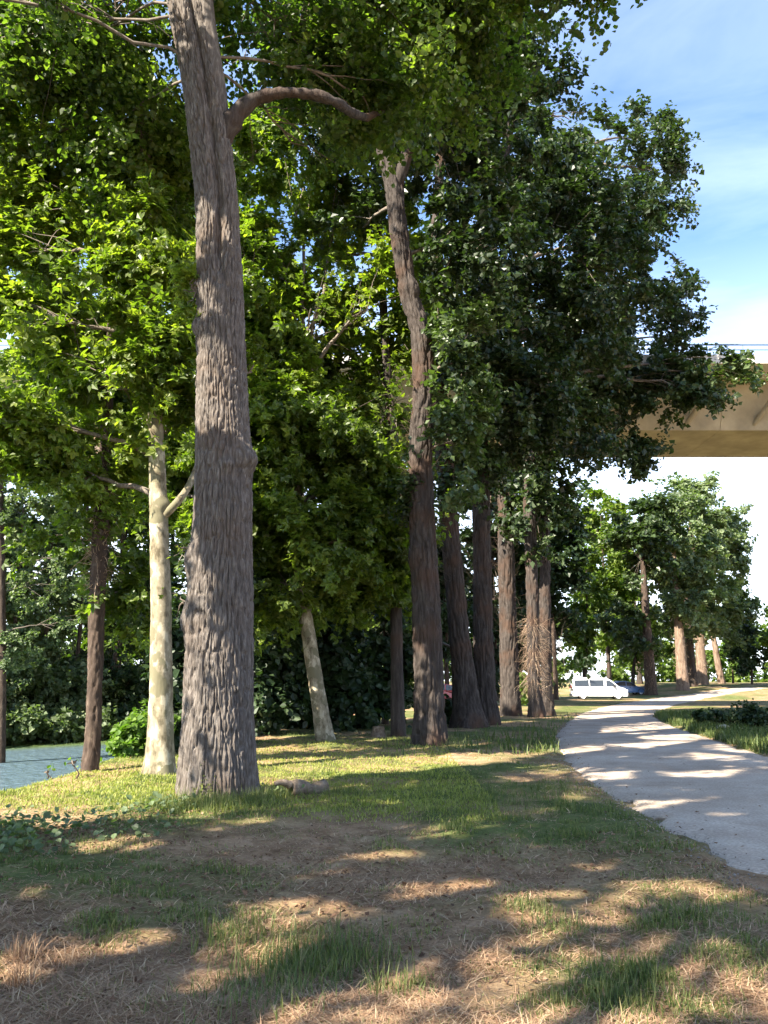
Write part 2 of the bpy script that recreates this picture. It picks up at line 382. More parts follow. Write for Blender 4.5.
def ground_mat():
    m, t, out = mat_base('ground_soil')
    tc = N(t, 'ShaderNodeTexCoord'); a = N(t, 'ShaderNodeAttribute', attribute_name='green')
    n1 = N(t, 'ShaderNodeTexNoise'); n1.inputs['Scale'].default_value = 1.7; n1.inputs['Detail'].default_value = 9; n1.inputs['Roughness'].default_value = .7
    n2 = N(t, 'ShaderNodeTexNoise'); n2.inputs['Scale'].default_value = 26; n2.inputs['Detail'].default_value = 6; n2.inputs['Roughness'].default_value = .75
    for n in (n1, n2): t.links.new(tc.outputs['Object'], n.inputs[0])
    dry = ramp(t, [(.28, (.15, .083, .05)), (.42, (.29, .168, .10)), (.55, (.43, .265, .165)), (.75, (.53, .37, .24))], n1.outputs[0])
    fine = ramp(t, [(.3, (.55, .55, .55)), (.7, (1.25, 1.25, 1.25))], n2.outputs[0])
    grn = ramp(t, [(.3, (.055, .075, .022)), (.55, (.12, .14, .045)), (.75, (.21, .20, .085))], n1.outputs[0])
    ma = N(t, 'ShaderNodeMath', operation='ADD'); mm = N(t, 'ShaderNodeMath', operation='MULTIPLY_ADD'); mm.inputs[1].default_value = .5; mm.inputs[2].default_value = -.22
    t.links.new(n2.outputs[0], mm.inputs[0]); t.links.new(mm.outputs[0], ma.inputs[0]); t.links.new(a.outputs['Fac'], ma.inputs[1]); ma.use_clamp = True
    mx = N(t, 'ShaderNodeMix', data_type='RGBA'); t.links.new(ma.outputs[0], mx.inputs[0]); t.links.new(dry.outputs[0], mx.inputs[6]); t.links.new(grn.outputs[0], mx.inputs[7])
    mu = N(t, 'ShaderNodeMix', data_type='RGBA', blend_type='MULTIPLY'); mu.inputs[0].default_value = 1
    t.links.new(mx.outputs[2], mu.inputs[6]); t.links.new(fine.outputs[0], mu.inputs[7])
    p = N(t, 'ShaderNodeBsdfPrincipled'); p.inputs['Roughness'].default_value = .95; p.inputs['Specular IOR Level'].default_value = .1
    b = N(t, 'ShaderNodeBump'); b.inputs['Strength'].default_value = .7; b.inputs['Distance'].default_value = .04
    t.links.new(n2.outputs[0], b.inputs['Height']); t.links.new(b.outputs[0], p.inputs['Normal'])
    t.links.new(mu.outputs[2], p.inputs['Base Color']); t.links.new(p.outputs[0], out.inputs[0]); return m
g = mb.build('ground', ground_mat(), attrs={'green': gr.ravel()}); tag(g, kind='structure')
def gz_at(x, y):
    x = np.asarray(x, float); y = np.asarray(y, float)
    i = np.clip(np.searchsorted(xs, x) - 1, 0, nx - 2); j = np.clip(np.searchsorted(ys, y) - 1, 0, ny - 2)
    u = (x - xs[i]) / (xs[i + 1] - xs[i]); v = (y - ys[j]) / (ys[j + 1] - ys[j])
    return (gz[j, i] * (1 - u) + gz[j, i + 1] * u) * (1 - v) + (gz[j + 1, i] * (1 - u) + gz[j + 1, i + 1] * u) * v

# path
def path_mat():
    m, t, out = mat_base('path_gravel')
    tc = N(t, 'ShaderNodeTexCoord')
    n1 = N(t, 'ShaderNodeTexNoise'); n1.inputs['Scale'].default_value = .7; n1.inputs['Detail'].default_value = 8; n1.inputs['Roughness'].default_value = .65
    n2 = N(t, 'ShaderNodeTexVoronoi'); n2.inputs['Scale'].default_value = 42
    n3 = N(t, 'ShaderNodeTexNoise'); n3.inputs['Scale'].default_value = 30; n3.inputs['Detail'].default_value = 6
    for n in (n1, n2, n3): t.links.new(tc.outputs['Object'], n.inputs[0])
    c1 = ramp(t, [(.28, (.24, .18, .13)), (.42, (.36, .285, .22)), (.58, (.44, .36, .285)), (.75, (.52, .44, .36))], n1.outputs[0])
    c2 = ramp(t, [(.3, (.72, .72, .72)), (.65, (1.15, 1.15, 1.15))], n3.outputs[0])
    mu = N(t, 'ShaderNodeMix', data_type='RGBA', blend_type='MULTIPLY'); mu.inputs[0].default_value = 1
    t.links.new(c1.outputs[0], mu.inputs[6]); t.links.new(c2.outputs[0], mu.inputs[7])
    p = N(t, 'ShaderNodeBsdfPrincipled'); p.inputs['Roughness'].default_value = .93; p.inputs['Specular IOR Level'].default_value = .15
    b = N(t, 'ShaderNodeBump'); b.inputs['Strength'].default_value = .5; b.inputs['Distance'].default_value = .015
    t.links.new(n2.outputs[0], b.inputs['Height']); t.links.new(b.outputs[0], p.inputs['Normal'])
    t.links.new(mu.outputs[2], p.inputs['Base Color']); t.links.new(p.outputs[0], out.inputs[0]); return m
W_ = 26; u = np.linspace(0, 1, W_)
pp = PLs[:, None] * (1 - u)[None, :, None] + PRs[:, None] * u[None, :, None]
ej = (fbm(pp[:, :, 0] * 1.6, pp[:, :, 1] * 1.6, seed=31, o=4) - .5)
wd = np.linalg.norm(PRs[:, :2] - PLs[:, :2], axis=1)[:, None]
edge = (np.exp(-((u * wd) / .7) ** 2) - np.exp(-(((1 - u) * wd) / .7) ** 2)) * ej * 1.1
dirv = (PRs - PLs) / wd
pp[:, :, 0] += edge * dirv[:, None, 0]; pp[:, :, 1] += edge * dirv[:, None, 1]
pz = macro(pp[:, :, 0], pp[:, :, 1]) + .018 + .02 * (fbm(pp[:, :, 0] * .9, pp[:, :, 1] * .9, seed=33, o=3) - .5)
em = np.minimum(u * wd, (1 - u) * wd); pz -= .05 * ss(.25, 0, em)
mb = MB(); I = (np.arange(PN - 1)[:, None] * W_ + np.arange(W_ - 1)[None]).ravel()
mb.add(np.stack([pp[:, :, 0], pp[:, :, 1], pz], -1).reshape(-1, 3), np.stack([I, I + 1, I + W_ + 1, I + W_], -1), .5, 0, True)
tag(mb.build('path', path_mat()), kind='structure')

# river
def water_mat():
    m, t, out = mat_base('river_water')
    tc = N(t, 'ShaderNodeTexCoord'); mp = N(t, 'ShaderNodeMapping'); mp.inputs['Scale'].default_value = (1.2, .5, 1); mp.inputs['Rotation'].default_value = (0, 0, .6)
    nz = N(t, 'ShaderNodeTexNoise'); nz.inputs['Scale'].default_value = 3; nz.inputs['Detail'].default_value = 5
    n2 = N(t, 'ShaderNodeTexNoise'); n2.inputs['Scale'].default_value = .16; n2.inputs['Detail'].default_value = 3
    t.links.new(tc.outputs['Object'], mp.inputs[0]); t.links.new(mp.outputs[0], nz.inputs[0]); t.links.new(mp.outputs[0], n2.inputs[0])
    a = N(t, 'ShaderNodeAttribute', attribute_name='algae')
    c = N(t, 'ShaderNodeMix', data_type='RGBA'); c.inputs[6].default_value = (.10, .15, .18, 1); c.inputs[7].default_value = (.12, .17, .06, 1)
    t.links.new(a.outputs['Fac'], c.inputs[0])
    p = N(t, 'ShaderNodeBsdfPrincipled'); p.inputs['Roughness'].default_value = .12; p.inputs['IOR'].default_value = 1.33
    b = N(t, 'ShaderNodeBump'); b.inputs['Strength'].default_value = .55; b.inputs['Distance'].default_value = .25
    t.links.new(nz.outputs[0], b.inputs['Height']); t.links.new(b.outputs[0], p.inputs['Normal'])
    t.links.new(c.outputs[2], p.inputs['Base Color']); t.links.new(p.outputs[0], out.inputs[0]); return m
wx = np.linspace(-160, -5, 140); wy = np.linspace(-80, 60, 130); WX, WY = np.meshgrid(wx, wy)
mb = MB(); I = (np.arange(129)[:, None] * 140 + np.arange(139)[None]).ravel()
mb.add(np.stack([WX, WY, np.full_like(WX, WATER)], -1).reshape(-1, 3), np.stack([I, I + 1, I + 141, I + 140], -1))
alg = ss(7.5, 3.0, (far_bank_y(WX) - WY) * .78 + 3 * (fbm(WX * .2, WY * .2, seed=5) - .5))
tag(mb.build('river', water_mat(), attrs={'algae': alg.ravel()}), kind='structure')

# ---------------------------------------------------------------- the viaduct
M['concrete'] = plain('concrete', (.36, .30, .205), .88, var=.30, vscale=.55, bump=.15)
M['concrete_deck'] = plain('concrete_deck', (.52, .49, .44), .85, var=.12, vscale=.8)
M['rail'] = plain('rail_paint', (.12, .18, .26), .5, .4)
br = thing('bridge', 'long beige concrete road viaduct with slanting struts crossing high behind the trees', 'bridge', (0, 49.8, 0))
mb = MB()
prof = [(46.8, 16.25), (52.8, 16.25), (54.0, 19.0), (45.6, 19.0)]
def extrude(mb, prof, x0, x1, n=1, mat=0):
    pr_ = np.array(prof); k = len(prof)
    for a in range(n):
        xa = x0 + (x1 - x0) * a / n; xb = x0 + (x1 - x0) * (a + 1) / n - (.02 if n > 1 else 0)
        v = np.vstack([np.column_stack([np.full(k, xa), pr_]), np.column_stack([np.full(k, xb), pr_])])
        j = np.arange(k); mb.add(v, np.stack([j, (j + 1) % k, k + (j + 1) % k, k + j], -1), .5, mat)
        mb.add(v, np.array([j[::-1]]), .5, mat); mb.add(v, np.array([k + j]), .5, mat)
extrude(mb, prof, -150, 170, 64); mb.build('box_girder', M['concrete'], br)
mb = MB(); extrude(mb, [(43.0, 19.005), (56.6, 19.005), (56.6, 19.28), (43.0, 19.28)], -150, 170, 16); mb.build('deck', M['concrete_deck'], br)
mb = MB(); extrude(mb, [(42.85, 18.9), (42.997, 18.9), (42.997, 19.42), (42.85, 19.42)], -150, 170, 32); mb.build('parapet', M['concrete_deck'], br)
mb = MB(); extrude(mb, [(56.603, 18.9), (56.75, 18.9), (56.75, 19.42), (56.603, 19.42)], -150, 170, 32); mb.build('parapet', M['concrete_deck'], br)
for k, x in enumerate(np.arange(-58, 66, 4.0)):
    for (ya, yb) in ((46.75, 43.3), (52.85, 56.3)):
        mb = MB(); tube(mb, [(x, ya, 16.6), (x + 1.2, yb, 18.98)], .15, 8); mb.build('strut', M['concrete'], br)
for yy in (42.92, 56.68):
    mb = MB()
    for z in (19.72, 20.02): tube(mb, [(-150, yy, z), (170, yy, z)], .03 if z < 20 else .045, 6)
    for x in np.arange(-150, 170, 2.0): tube(mb, [(x, yy, 19.42), (x, yy, 20.0)], .025, 5)
    mb.build('railing', M['rail'], br)
for x in (-44, -6, 58):
    mb = MB(); th = np.linspace(0, 2 * math.pi, 24, endpoint=False)
    zb = -2.6 if x < -8 else -.2
    ring = lambda z, a, b: np.column_stack([x + a * np.cos(th), 49.8 + b * np.sin(th), np.full(24, z)])
    v = np.vstack([ring(zb, 1.0, 2.2), ring(14.0, 1.0, 2.2), ring(16.2, 1.2, 2.9)]); j = np.arange(24)
    mb.add(v, np.vstack([np.stack([j + a * 24, (j + 1) % 24 + a * 24, (j + 1) % 24 + (a + 1) * 24, j + (a + 1) * 24], -1) for a in (0, 1)]), .5, 0, True)
    mb.build('pier', M['concrete'], br)

# ---------------------------------------------------------------- leaves, crowns, trunks
KITE = (np.array([(0, 0, 0), (.40, .36, .10), (0, 1, -.05), (-.40, .36, .10)]), np.array([(0, 1, 2, 3)]))
def _lobed():
    V, Fc = [], []
    for k, (a, l, wd_) in enumerate(((0, 1.0, .27), (58, .82, .25), (-58, .82, .25))):
        a = math.radians(a); c, s = math.cos(a), math.sin(a)
        for x, y, z in ((0, 0, 0), (wd_, .48 * l, .05), (0, l, -.12), (-wd_, .48 * l, .05)):
            V.append((x * c + y * s, -x * s + y * c, z + .01 * k))
        Fc.append(tuple(range(4 * k, 4 * k + 4)))
    return np.array(V), np.array(Fc)
LOBED = _lobed()
BROAD = (np.array([(0, 0, 0), (.34, .2, .08), (.42, .55, .08), (0, 1, -.08), (-.42, .55, .08), (-.34, .2, .08)]), np.array([(0, 1, 2, 3), (0, 3, 4, 5)]))

def unit(v): return v / (np.linalg.norm(v, axis=-1, keepdims=True) + 1e-9)

def add_leaves(mb, pos, nrm, size, tint, tpl=KITE, mat=0):
    n = len(pos)
    if not n: return
    r = R.normal(size=(n, 3)); t = unit(np.cross(nrm, r)); b = np.cross(nrm, t)
    tv, tf = tpl; k = len(tv)
    size = np.broadcast_to(size, (n,))
    V = pos[:, None] + size[:, None, None] * (tv[None, :, 0, None] * t[:, None] + tv[None, :, 1, None] * b[:, None] + tv[None, :, 2, None] * nrm[:, None])
    fs = (np.arange(n)[:, None, None] * k + tf[None]).reshape(-1, tf.shape[1])
    mb.add(V.reshape(-1, 3), fs, np.repeat(tint, k), mat)

def clumps(c, r, n, bias=.45):
    d = unit(R.normal(size=(n, 3))); rr = R.random(n) ** bias
    return np.asarray(c) + d * rr[:, None] * np.asarray(r)

DENS, LEAFK = 1.9, 1.2
def leafage(cl, rc, per, leaf, centre, flat=.62, tint0=.5, up=.6, tpl=KITE, mb=None, cull=True, out=.5):
    """leaf positions round a set of clump centres"""
    per = per * DENS; leaf = leaf * (LEAFK if leaf > .11 else 1.0)
    n = len(cl); cnt = np.maximum(4, R.poisson(per, n)); idx = np.repeat(np.arange(n), cnt)
    rcl = rc * R.uniform(.6, 1.35, n)
    NS = 8; out_c = unit(cl - np.asarray(centre))
    dr = unit(R.normal(size=(n, NS, 3)) * np.array((1, 1, flat)) + .55 * out_c[:, None] + np.array((0, 0, .12))) * R.uniform(.5, 1.25, (n, NS, 1))
    sp = R.integers(0, NS, len(idx)); uu = R.random(len(idx)) ** .75
    off = dr[idx, sp] * uu[:, None] * 1.15 + R.normal(size=(len(idx), 3)) * (.10 + .06 * (1 - uu))[:, None] - np.array((0, 0, .22)) * (uu ** 2)[:, None]
    pos = cl[idx] + off * rcl[idx][:, None]
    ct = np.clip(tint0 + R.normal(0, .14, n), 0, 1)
    if cull:
        k = ~(lit_ground(pos) & (R.random(len(pos)) < .97)) & ~spot_lit(pos)
        pos, idx = pos[k], idx[k]
    # keep out of the camera's face
    k = np.linalg.norm(pos - np.array((0, 0, EYE)), axis=1) > 3.5; pos, idx = pos[k], idx[k]
    nr = unit(np.array((0, 0, up)) + out * unit(pos - np.asarray(centre)) + R.normal(size=pos.shape) * .55)
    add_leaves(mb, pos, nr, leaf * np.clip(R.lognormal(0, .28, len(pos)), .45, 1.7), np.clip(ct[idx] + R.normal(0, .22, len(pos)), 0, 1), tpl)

def bez(a, b, lift, n=10, wob=.0):
    a, b = np.asarray(a, float), np.asarray(b, float); t = np.linspace(0, 1, n)[:, None]
    m = a * .45 + b * .55 + np.array((0, 0, lift))
    p = (1 - t) ** 2 * a + 2 * t * (1 - t) * m + t * t * b
    if wob: p[1:-1] += R.normal(0, wob, (n - 2, 3))
    return p

def crown(root, ells, leaf, rc, per, mat, attach, tpl=KITE, limb_r=.12, tint0=.5, twigs=True, cull=True, name='crown', up=.6, bias=.45):
    """ells: (centre, radii, clump count); attach: the trunk's points that limbs leave from"""
    mb = MB(); attach = np.asarray(attach, float)
    for e in ells:
        c, r, n = e[:3]; ti = e[3] if len(e) > 3 else tint0
        c = np.asarray(c, float); cl = clumps(c, r, n, bias)
        leafage(cl, rc, per, leaf, c - np.array((0, 0, .3 * np.max(r))), mb=mb, tint0=ti, tpl=tpl, cull=cull, up=up)
        if twigs:
            d = np.linalg.norm(attach - c, axis=1) + 3 * np.maximum(0, attach[:, 2] - c[2] + .4); a = attach[np.argmin(d)]
            base = c * .9 + a * .1
            L_ = np.linalg.norm(base - a); p = bez(a, base, .16 * L_, 9, .010 * L_)
            r0 = min(limb_r, .02 + .028 * L_); tube(mb, p, np.linspace(r0, .02, 9), 6, 1)
            for q in cl[::2]:
                k = R.integers(4, 9); tw = bez(p[k], q, .12 * np.linalg.norm(q - p[k]), 5, .03)
                tube(mb, tw, np.linspace(.018, .005, 5), 3, 1, cap=False)
    return mb.build(name, [mat, M['twig']], root)

def spline(pts, n):
    pts = np.asarray(pts, float); s = np.concatenate(([0], np.cumsum(np.linalg.norm(np.diff(pts[:, :3], axis=0), axis=1))))
    u = np.linspace(0, s[-1], n); o = np.stack([np.interp(u, s, pts[:, k]) for k in range(pts.shape[1])], -1)
    w_ = max(3, n // (len(pts) * 2)) | 1; k = np.ones(w_) / w_
    for c in range(pts.shape[1]):
        ext = np.concatenate([o[0, c] - (o[1, c] - o[0, c]) * np.arange(w_ // 2, 0, -1), o[:, c], o[-1, c] + (o[-1, c] - o[-2, c]) * np.arange(1, w_ // 2 + 1)])
        o[:, c] = np.convolve(ext, k, 'valid')
    return o

def trunk_mesh(mb, pts, nu, nv, amp=.03, fx=12, fz=3, flare=.35, seed=0, lumps=(), grooves=(), fine=True, lobes=5, tint=.5):
    """pts: (x,y,z,r); furrowed bark is real relief; lumps: (z, angle, height, width); grooves: (z0, z1, angle0, angle1, depth, width)"""
    s = spline(pts, nv); th = np.linspace(0, 2 * math.pi, nu, endpoint=False)
    T, K = np.meshgrid(th, np.arange(nv)); r = s[K, 3]; z = s[K, 2]; z0 = s[0, 2]
    cx, cy_ = np.cos(T), np.sin(T)
    n = noise(cx * r * fx + 7.3 * seed + .8 * noise(cx * 3, cy_ * 3, z * 1.5, seed + 9), cy_ * r * fx, z * fz, seed)
    f = np.abs(2 * n - 1); d = amp * ss(0, .33, f)
    n2 = noise(cx * r * fx * 2.1, cy_ * r * fx * 2.1, z * fz * 2.2, seed + 3); d = d + amp * .45 * ss(0, .5, np.abs(2 * n2 - 1))
    if fine: d = d + amp * .5 * (noise(cx * r * 60, cy_ * r * 60, z * 22, seed + 5) - .5)
    big = .10 * r * (fbm(cx * 1.3 + seed, cy_ * 1.3, z * .7, seed + 7, 3) - .5)
    fl = flare * r * np.exp(-(z - z0) / (.55 + .0 * r)) * (1 + .45 * np.cos(lobes * T + seed) + .3 * np.cos(3 * T + 2 * seed))
    rr = r + d - amp + big + fl * .6
    for (lz, la, lh, lw) in lumps:
        da = (T - la + math.pi) % (2 * math.pi) - math.pi
        rr = rr + lh * np.exp(-((da * r) / lw) ** 2 - ((z - lz) / lw) ** 2)
    for (g0, g1, a0, a1, dp, gw) in grooves:
        a = np.interp(z, (g0, g1), (a0, a1)); da = (T - a + math.pi) % (2 * math.pi) - math.pi + .1 * (noise(z * 2, 0, 0, seed) - .5)
        rr = rr - dp * ss(g0, g0 + .8, z) * np.exp(-((da * r) / gw) ** 2)
    V = np.stack([s[K, 0] + rr * cx, s[K, 1] + rr * cy_, z], -1)
    i = np.arange(nv - 1)[:, None] * nu; j = np.arange(nu)[None]; j2 = (j + 1) % nu
    q = np.stack([i + j, i + j2, i + nu + j2, i + nu + j], -1).reshape(-1, 4)
    mb.add(V.reshape(-1, 3), q, tint, 0, True)
    c = s[-1, :3] + np.array((0, 0, .02)); k = np.arange(nu); 
    mb.add(np.vstack([V[-1], c]), np.stack([k, (k + 1) % nu, np.full(nu, nu)], -1), tint, 0, True)
    return s

def tp(px_list, Y, ext=None, zb=None):
    """trunk points from (px, py, width in px) seen at distance Y; the first is the foot"""
    o = []
    for k, (px, py, wp) in enumerate(px_list):
        yy = Y[k] if isinstance(Y, (list, tuple)) else Y
        p = P(px, py, yy); o.append((*p, .5 * wp * math.hypot(p[1], p[0] * 0) / F * (1 / max(.75, math.cos(math.atan2(p[2] - EYE, yy) * .0)))))
    if zb is None: zb = float(macro(o[0][0], o[0][1]))
    o[0] = (o[0][0], o[0][1], zb - .12, o[0][3])
    if ext: o += ext
    return np.array(o)

def E(px, py, Y, rx, ry, rd, n, ti=.5):
    """ellipsoid of foliage seen at a pixel, radii rx, ry in pixels at that distance, rd in metres"""
    s = math.hypot(Y, P(px, py, Y)[2]) / F
    return (P(px, py, Y), (rx * s, rd, ry * s), n, ti)

def shoots(root, s, z0, z1, n, ln=(.3, .9), spread=.5, down=.0, name='brushwood', thick=.006, mat=None, leafy=0, rad=None, side=None):
    """brush of dry shoots growing out of a trunk"""
    mb = MB()
    for k in range(n):
        z = R.uniform(z0, z1); i = np.argmin(np.abs(s[:, 2] - z)); a = R.uniform(0, 2 * math.pi) if side is None else side + R.normal(0, .8)
        r0 = s[i, 3] * (.95 if rad is None else rad); p0 = np.array((s[i, 0] + r0 * math.cos(a), s[i, 1] + r0 * math.sin(a), z))
        l = R.uniform(*ln); out = spread * R.uniform(.5, 1.3); dz = R.normal(.5 - down, .5)
        e = p0 + l * np.array((math.cos(a) * out, math.sin(a) * out, dz))
        p = bez(p0, e, R.normal(0, .15) * l, 5, .03 * l)
        tube(mb, p, np.linspace(thick, thick * .4, 5), 3, 0, np.clip(R.normal(.5, .25), 0, 1), cap=False)
    return mb.build(name, mat or M['dry_shoot'], root)
PI = math.pi

# --- A: the big furrowed poplar in the left foreground
YA = float(G(218, 797)[1])
Apts = tp([(219, 797, 70), (218, 760, 69), (219, 700, 66), (220, 600, 63), (223, 500, 58), (224, 455, 57), (222, 380, 52), (220, 300, 49), (217, 200, 45), (208, 120, 46), (198, 60, 44), (185, 0, 42)],
          YA, ext=None)
fa = Apts[-1]
Apts = np.vstack([Apts, [(fa[0] - .5, fa[1] + .3, fa[2] + 2.2, .30), (fa[0] - .7, fa[1] + .5, fa[2] + 5, .24), (fa[0] - .5, fa[1] + .6, fa[2] + 9, .15), (fa[0] - .6, fa[1] + .5, fa[2] + 13, .06)]])
for (px, py, rad) in ((205, 408, .42), (214, 385, .4), (208, 360, .38), (206, 300, .3), (206, 215, .28), (196, 655, .25)):
    SUNSPOT.append((P(px, py, YA - .35), rad))
A = thing('poplar_tree', 'massive grey furrowed poplar trunk nearest the viewer with a curved limb reaching right', 'tree', (*Apts[0][:2], 0))
zz = lambda py: P(200, py, YA)[2]
front = -PI / 2
mb = MB()
sA = trunk_mesh(mb, Apts, 460, 1150, .036, 24, 3.6, .3, 1,
                lumps=[(zz(462), -.45, .17, .2), (zz(470), -1.3, .07, .12), (zz(455), -1.45, .05, .1), (zz(330), PI + .3, .1, .16), (zz(290), -2.7, .07, .12), (zz(560), -2.9, .07, .25), (zz(620), -2.9, .08, .2), (zz(505), -.9, .05, .3)],
                grooves=[(zz(300), zz(0) + 2, -1.35, -1.05, .13, .07)], lobes=6)
mb.build('trunk', M['poplar_bark'], A)
# the curved limb
mb = MB(); l0 = P(228, 128, YA)
lp = spline(np.array([(*P(213, 158, YA + .05), .2), (*P(222, 138, YA), .2), (*P(237, 113, YA - .05), .165), (*P(255, 98, YA - .05), .118), (*P(285, 92, YA - .1), .105), (*P(318, 95, YA - .1), .10), (*P(338, 103, YA), .095), (*P(350, 112, YA + .5), .085), (*P(366, 118, YA + 1.4), .07), (*P(385, 110, YA + 2.6), .04)]), 60)
tube(mb, lp[:, :3], lp[:, 3] * (1 + .12 * R.normal(size=60)), 14); mb.build('limb', M['row_bark'], A)
mb = MB(); l2 = spline(np.array([(*P(217, 260, YA + .14), .14), (*P(220, 170, YA + .02), .17), (*P(219, 100, YA - .06), .17), (*P(209, 40, YA - .08), .15), (*P(202, -30, YA), .14), (*P(225, -160, YA + .5), .11), (*P(250, -350, YA + 1), .05)]), 60)
tube(mb, l2[:, :3], l2[:, 3], 16); mb.build('limb', M['poplar_bark'], A)
Ax = np.array(Apts[0][:2])
ells = [((Ax[0] - 1.5, Ax[1] + 1.5, 16.5), (4.8, 4.2, 3.6), 40), ((Ax[0] + 2.8, Ax[1] + 2.2, 16.5), (4, 4, 3.5), 40), ((Ax[0], Ax[1] + 1, 22), (4.5, 4.5, 5), 34), ((Ax[0] - 4.3, Ax[1] + 1.0, 13.6), (2.5, 2.5, 1.6), 34), ((Ax[0] - 5.2, Ax[1] - 1.4, 12.6), (2, 2, 1.5), 26),
        E(70, 60, YA + 2, 95, 60, 2.2, 46, .55), E(310, 40, YA + 2, 90, 55, 2, 48, .42), E(420, 30, YA + 3, 95, 50, 2, 44, .4), E(110, 15, YA + 2.2, 80, 50, 1.6, 30, .55), E(40, 10, YA + 2, 60, 40, 1.4, 18, .55), E(215, 70, YA + 2.6, 40, 60, 1.2, 14, .45), E(378, 98, YA + 1.9, 30, 30, .6, 10, .5), E(130, 140, YA + 2.6, 60, 60, 1.2, 20, .5),
        E(300, 150, YA + 3, 50, 45, 1, 14, .5), E(462, 10, YA + 3, 38, 40, 1.2, 16, .35), E(598, -38, YA + 1, 32, 14, .5, 9, .4), E(530, -45, YA + 1, 30, 22, .8, 8, .4)]
crown(A, ells, .105, .8, 165, M['near_poplar_leaf'], sA[sA[:, 2] > 9][:, :3], BROAD, .03, .5)
mb = MB(); n = 900; zq = np.abs(R.normal(0, .22, n)) + .02; aq = R.normal(-2.35, .45, n); ii = np.searchsorted(sA[:, 2], zq); rq = sA[ii, 3] * (1.0 + .1 * np.exp(-zq / .5))
nq = np.column_stack([np.cos(aq), np.sin(aq), np.zeros(n)]); add_leaves(mb, np.column_stack([sA[ii, 0], sA[ii, 1], zq]) + nq * rq[:, None], unit(nq + R.normal(size=(n, 3)) * .4), R.uniform(.015, .04, n), R.random(n)); mb.build('moss', M['moss'], A)
# leafy sprouts on the trunk's left side, moss at the foot
crown(A, [E(180, 545, YA - .1, 10, 26, .25, 7, .6), E(178, 600, YA, 13, 24, .25, 8, .6), E(188, 285, YA - .2, 10, 40, .25, 8, .7), E(255, 370, YA + .3, 8, 40, .2, 4, .5)], .085, .2, 26, M['plane_leaf'], sA[:, :3], LOBED, .015, name='sprouts')

# --- B: pale plane tree on the bank and its companions
def base(px, py): return G(px, py)
gB = base(160, 776); YB = float(gB[1])
Bp = tp([(159, 776, 33), (160, 755, 26), (161, 700, 22), (161, 600, 20), (158, 500, 18), (155, 400, 15), (151, 320, 12), (148, 220, 9), (140, 100, 5)], YB)
for (px, py, rad) in ((158, 770, .35), (157, 745, .3), (157, 720, .28), (157, 640, .2), (158, 590, .16)): SUNSPOT.append((P(px, py, YB - .2), rad))
B = thing('plane_tree', 'straight pale cream plane trunk on the sunny bank left of the big poplar', 'tree', gB)
mb = MB(); sB = trunk_mesh(mb, Bp, 64, 320, .010, 5, 2, .2, 4, fine=False, lumps=[(P(158, 505, YB)[2], -.3, .08, .12), (P(158, 420, YB)[2], 2.8, .05, .1)]); mb.build('trunk', M['plane_bark'], B)
mb = MB(); tube(mb, spline(np.array([(*P(160, 520, YB), .12), (*P(175, 505, YB - .1), .10), (*P(187, 490, YB), .09), (*P(196, 470, YB + .3), .07), (*P(210, 420, YB + .8), .05)]), 24)[:, :3], np.linspace(.085, .03, 24), 10); mb.build('limb', M['plane_bark'], B)
ells = [E(70, 215, YB + .6, 85, 50, 1.3, 26, .6), E(150, 285, YB + .2, 55, 45, 1.1, 18, .6), E(40, 320, YB - .4, 70, 50, 1.2, 24, .65), E(115, 385, YB, 75, 42, 1.1, 24, .55), E(25, 430, YB - .3, 60, 45, 1.1, 20, .6),
        E(165, 430, YB + .5, 45, 40, .9, 12, .4), E(60, 480, YB + .4, 60, 30, .9, 12, .45), E(110, 150, YB + 1.4, 90, 55, 1.4, 22, .5), E(20, 140, YB + .8, 60, 60, 1.4, 18, .55), E(175, 180, YB + 1.5, 40, 60, 1, 12, .45), E(100, 30, YB + 2, 100, 60, 1.6, 22, .5), E(150, 350, YB - .7, 30, 50, .4, 9, .6), E(152, 230, YB - .7, 26, 40, .4, 7, .6), E(60, 385, YB + 1, 70, 40, 1, 16, .5), E(30, 250, YB, 50, 50, 1.2, 16, .6)]
crown(B, ells, .118, .66, 140, M['plane_leaf'], sB[sB[:, 2] > 4.2][:, :3], LOBED, .07, .6)

gC = base(93, 772); YC = float(gC[1])
Cp = tp([(89, 774, 17), (93, 740, 14), (95, 680, 14), (97, 600, 15), (101, 530, 16), (105, 470, 13), (108, 400, 10), (112, 300, 6)], YC)
Cc = thing('ivy_clad_tree', 'slim dark trunk wrapped in dead ivy left of the pale plane trunk', 'tree', gC)
mb = MB(); sC = trunk_mesh(mb, Cp, 40, 200, .03, 14, 4, .2, 8, fine=False); mb.build('trunk', M['ivy_bark'], Cc)
shoots(Cc, sC, P(95, 590, YC)[2], P(95, 425, YC)[2], 420, (.1, .38), .8, .6, 'dead_ivy', .006)
crown(Cc, [E(75, 540, YC + .6, 45, 40, .8, 11, .35), E(125, 470, YC + 1, 45, 45, .9, 14, .35), E(60, 450, YC + 1.2, 50, 40, .9, 14, .4), E(125, 590, YC + .8, 28, 50, .6, 9, .3), E(120, 350, YC + 1.2, 50, 60, 1, 12, .4)], .115, .55, 110, M['plane_leaf'], sC[:, :3], LOBED, .04, .4)

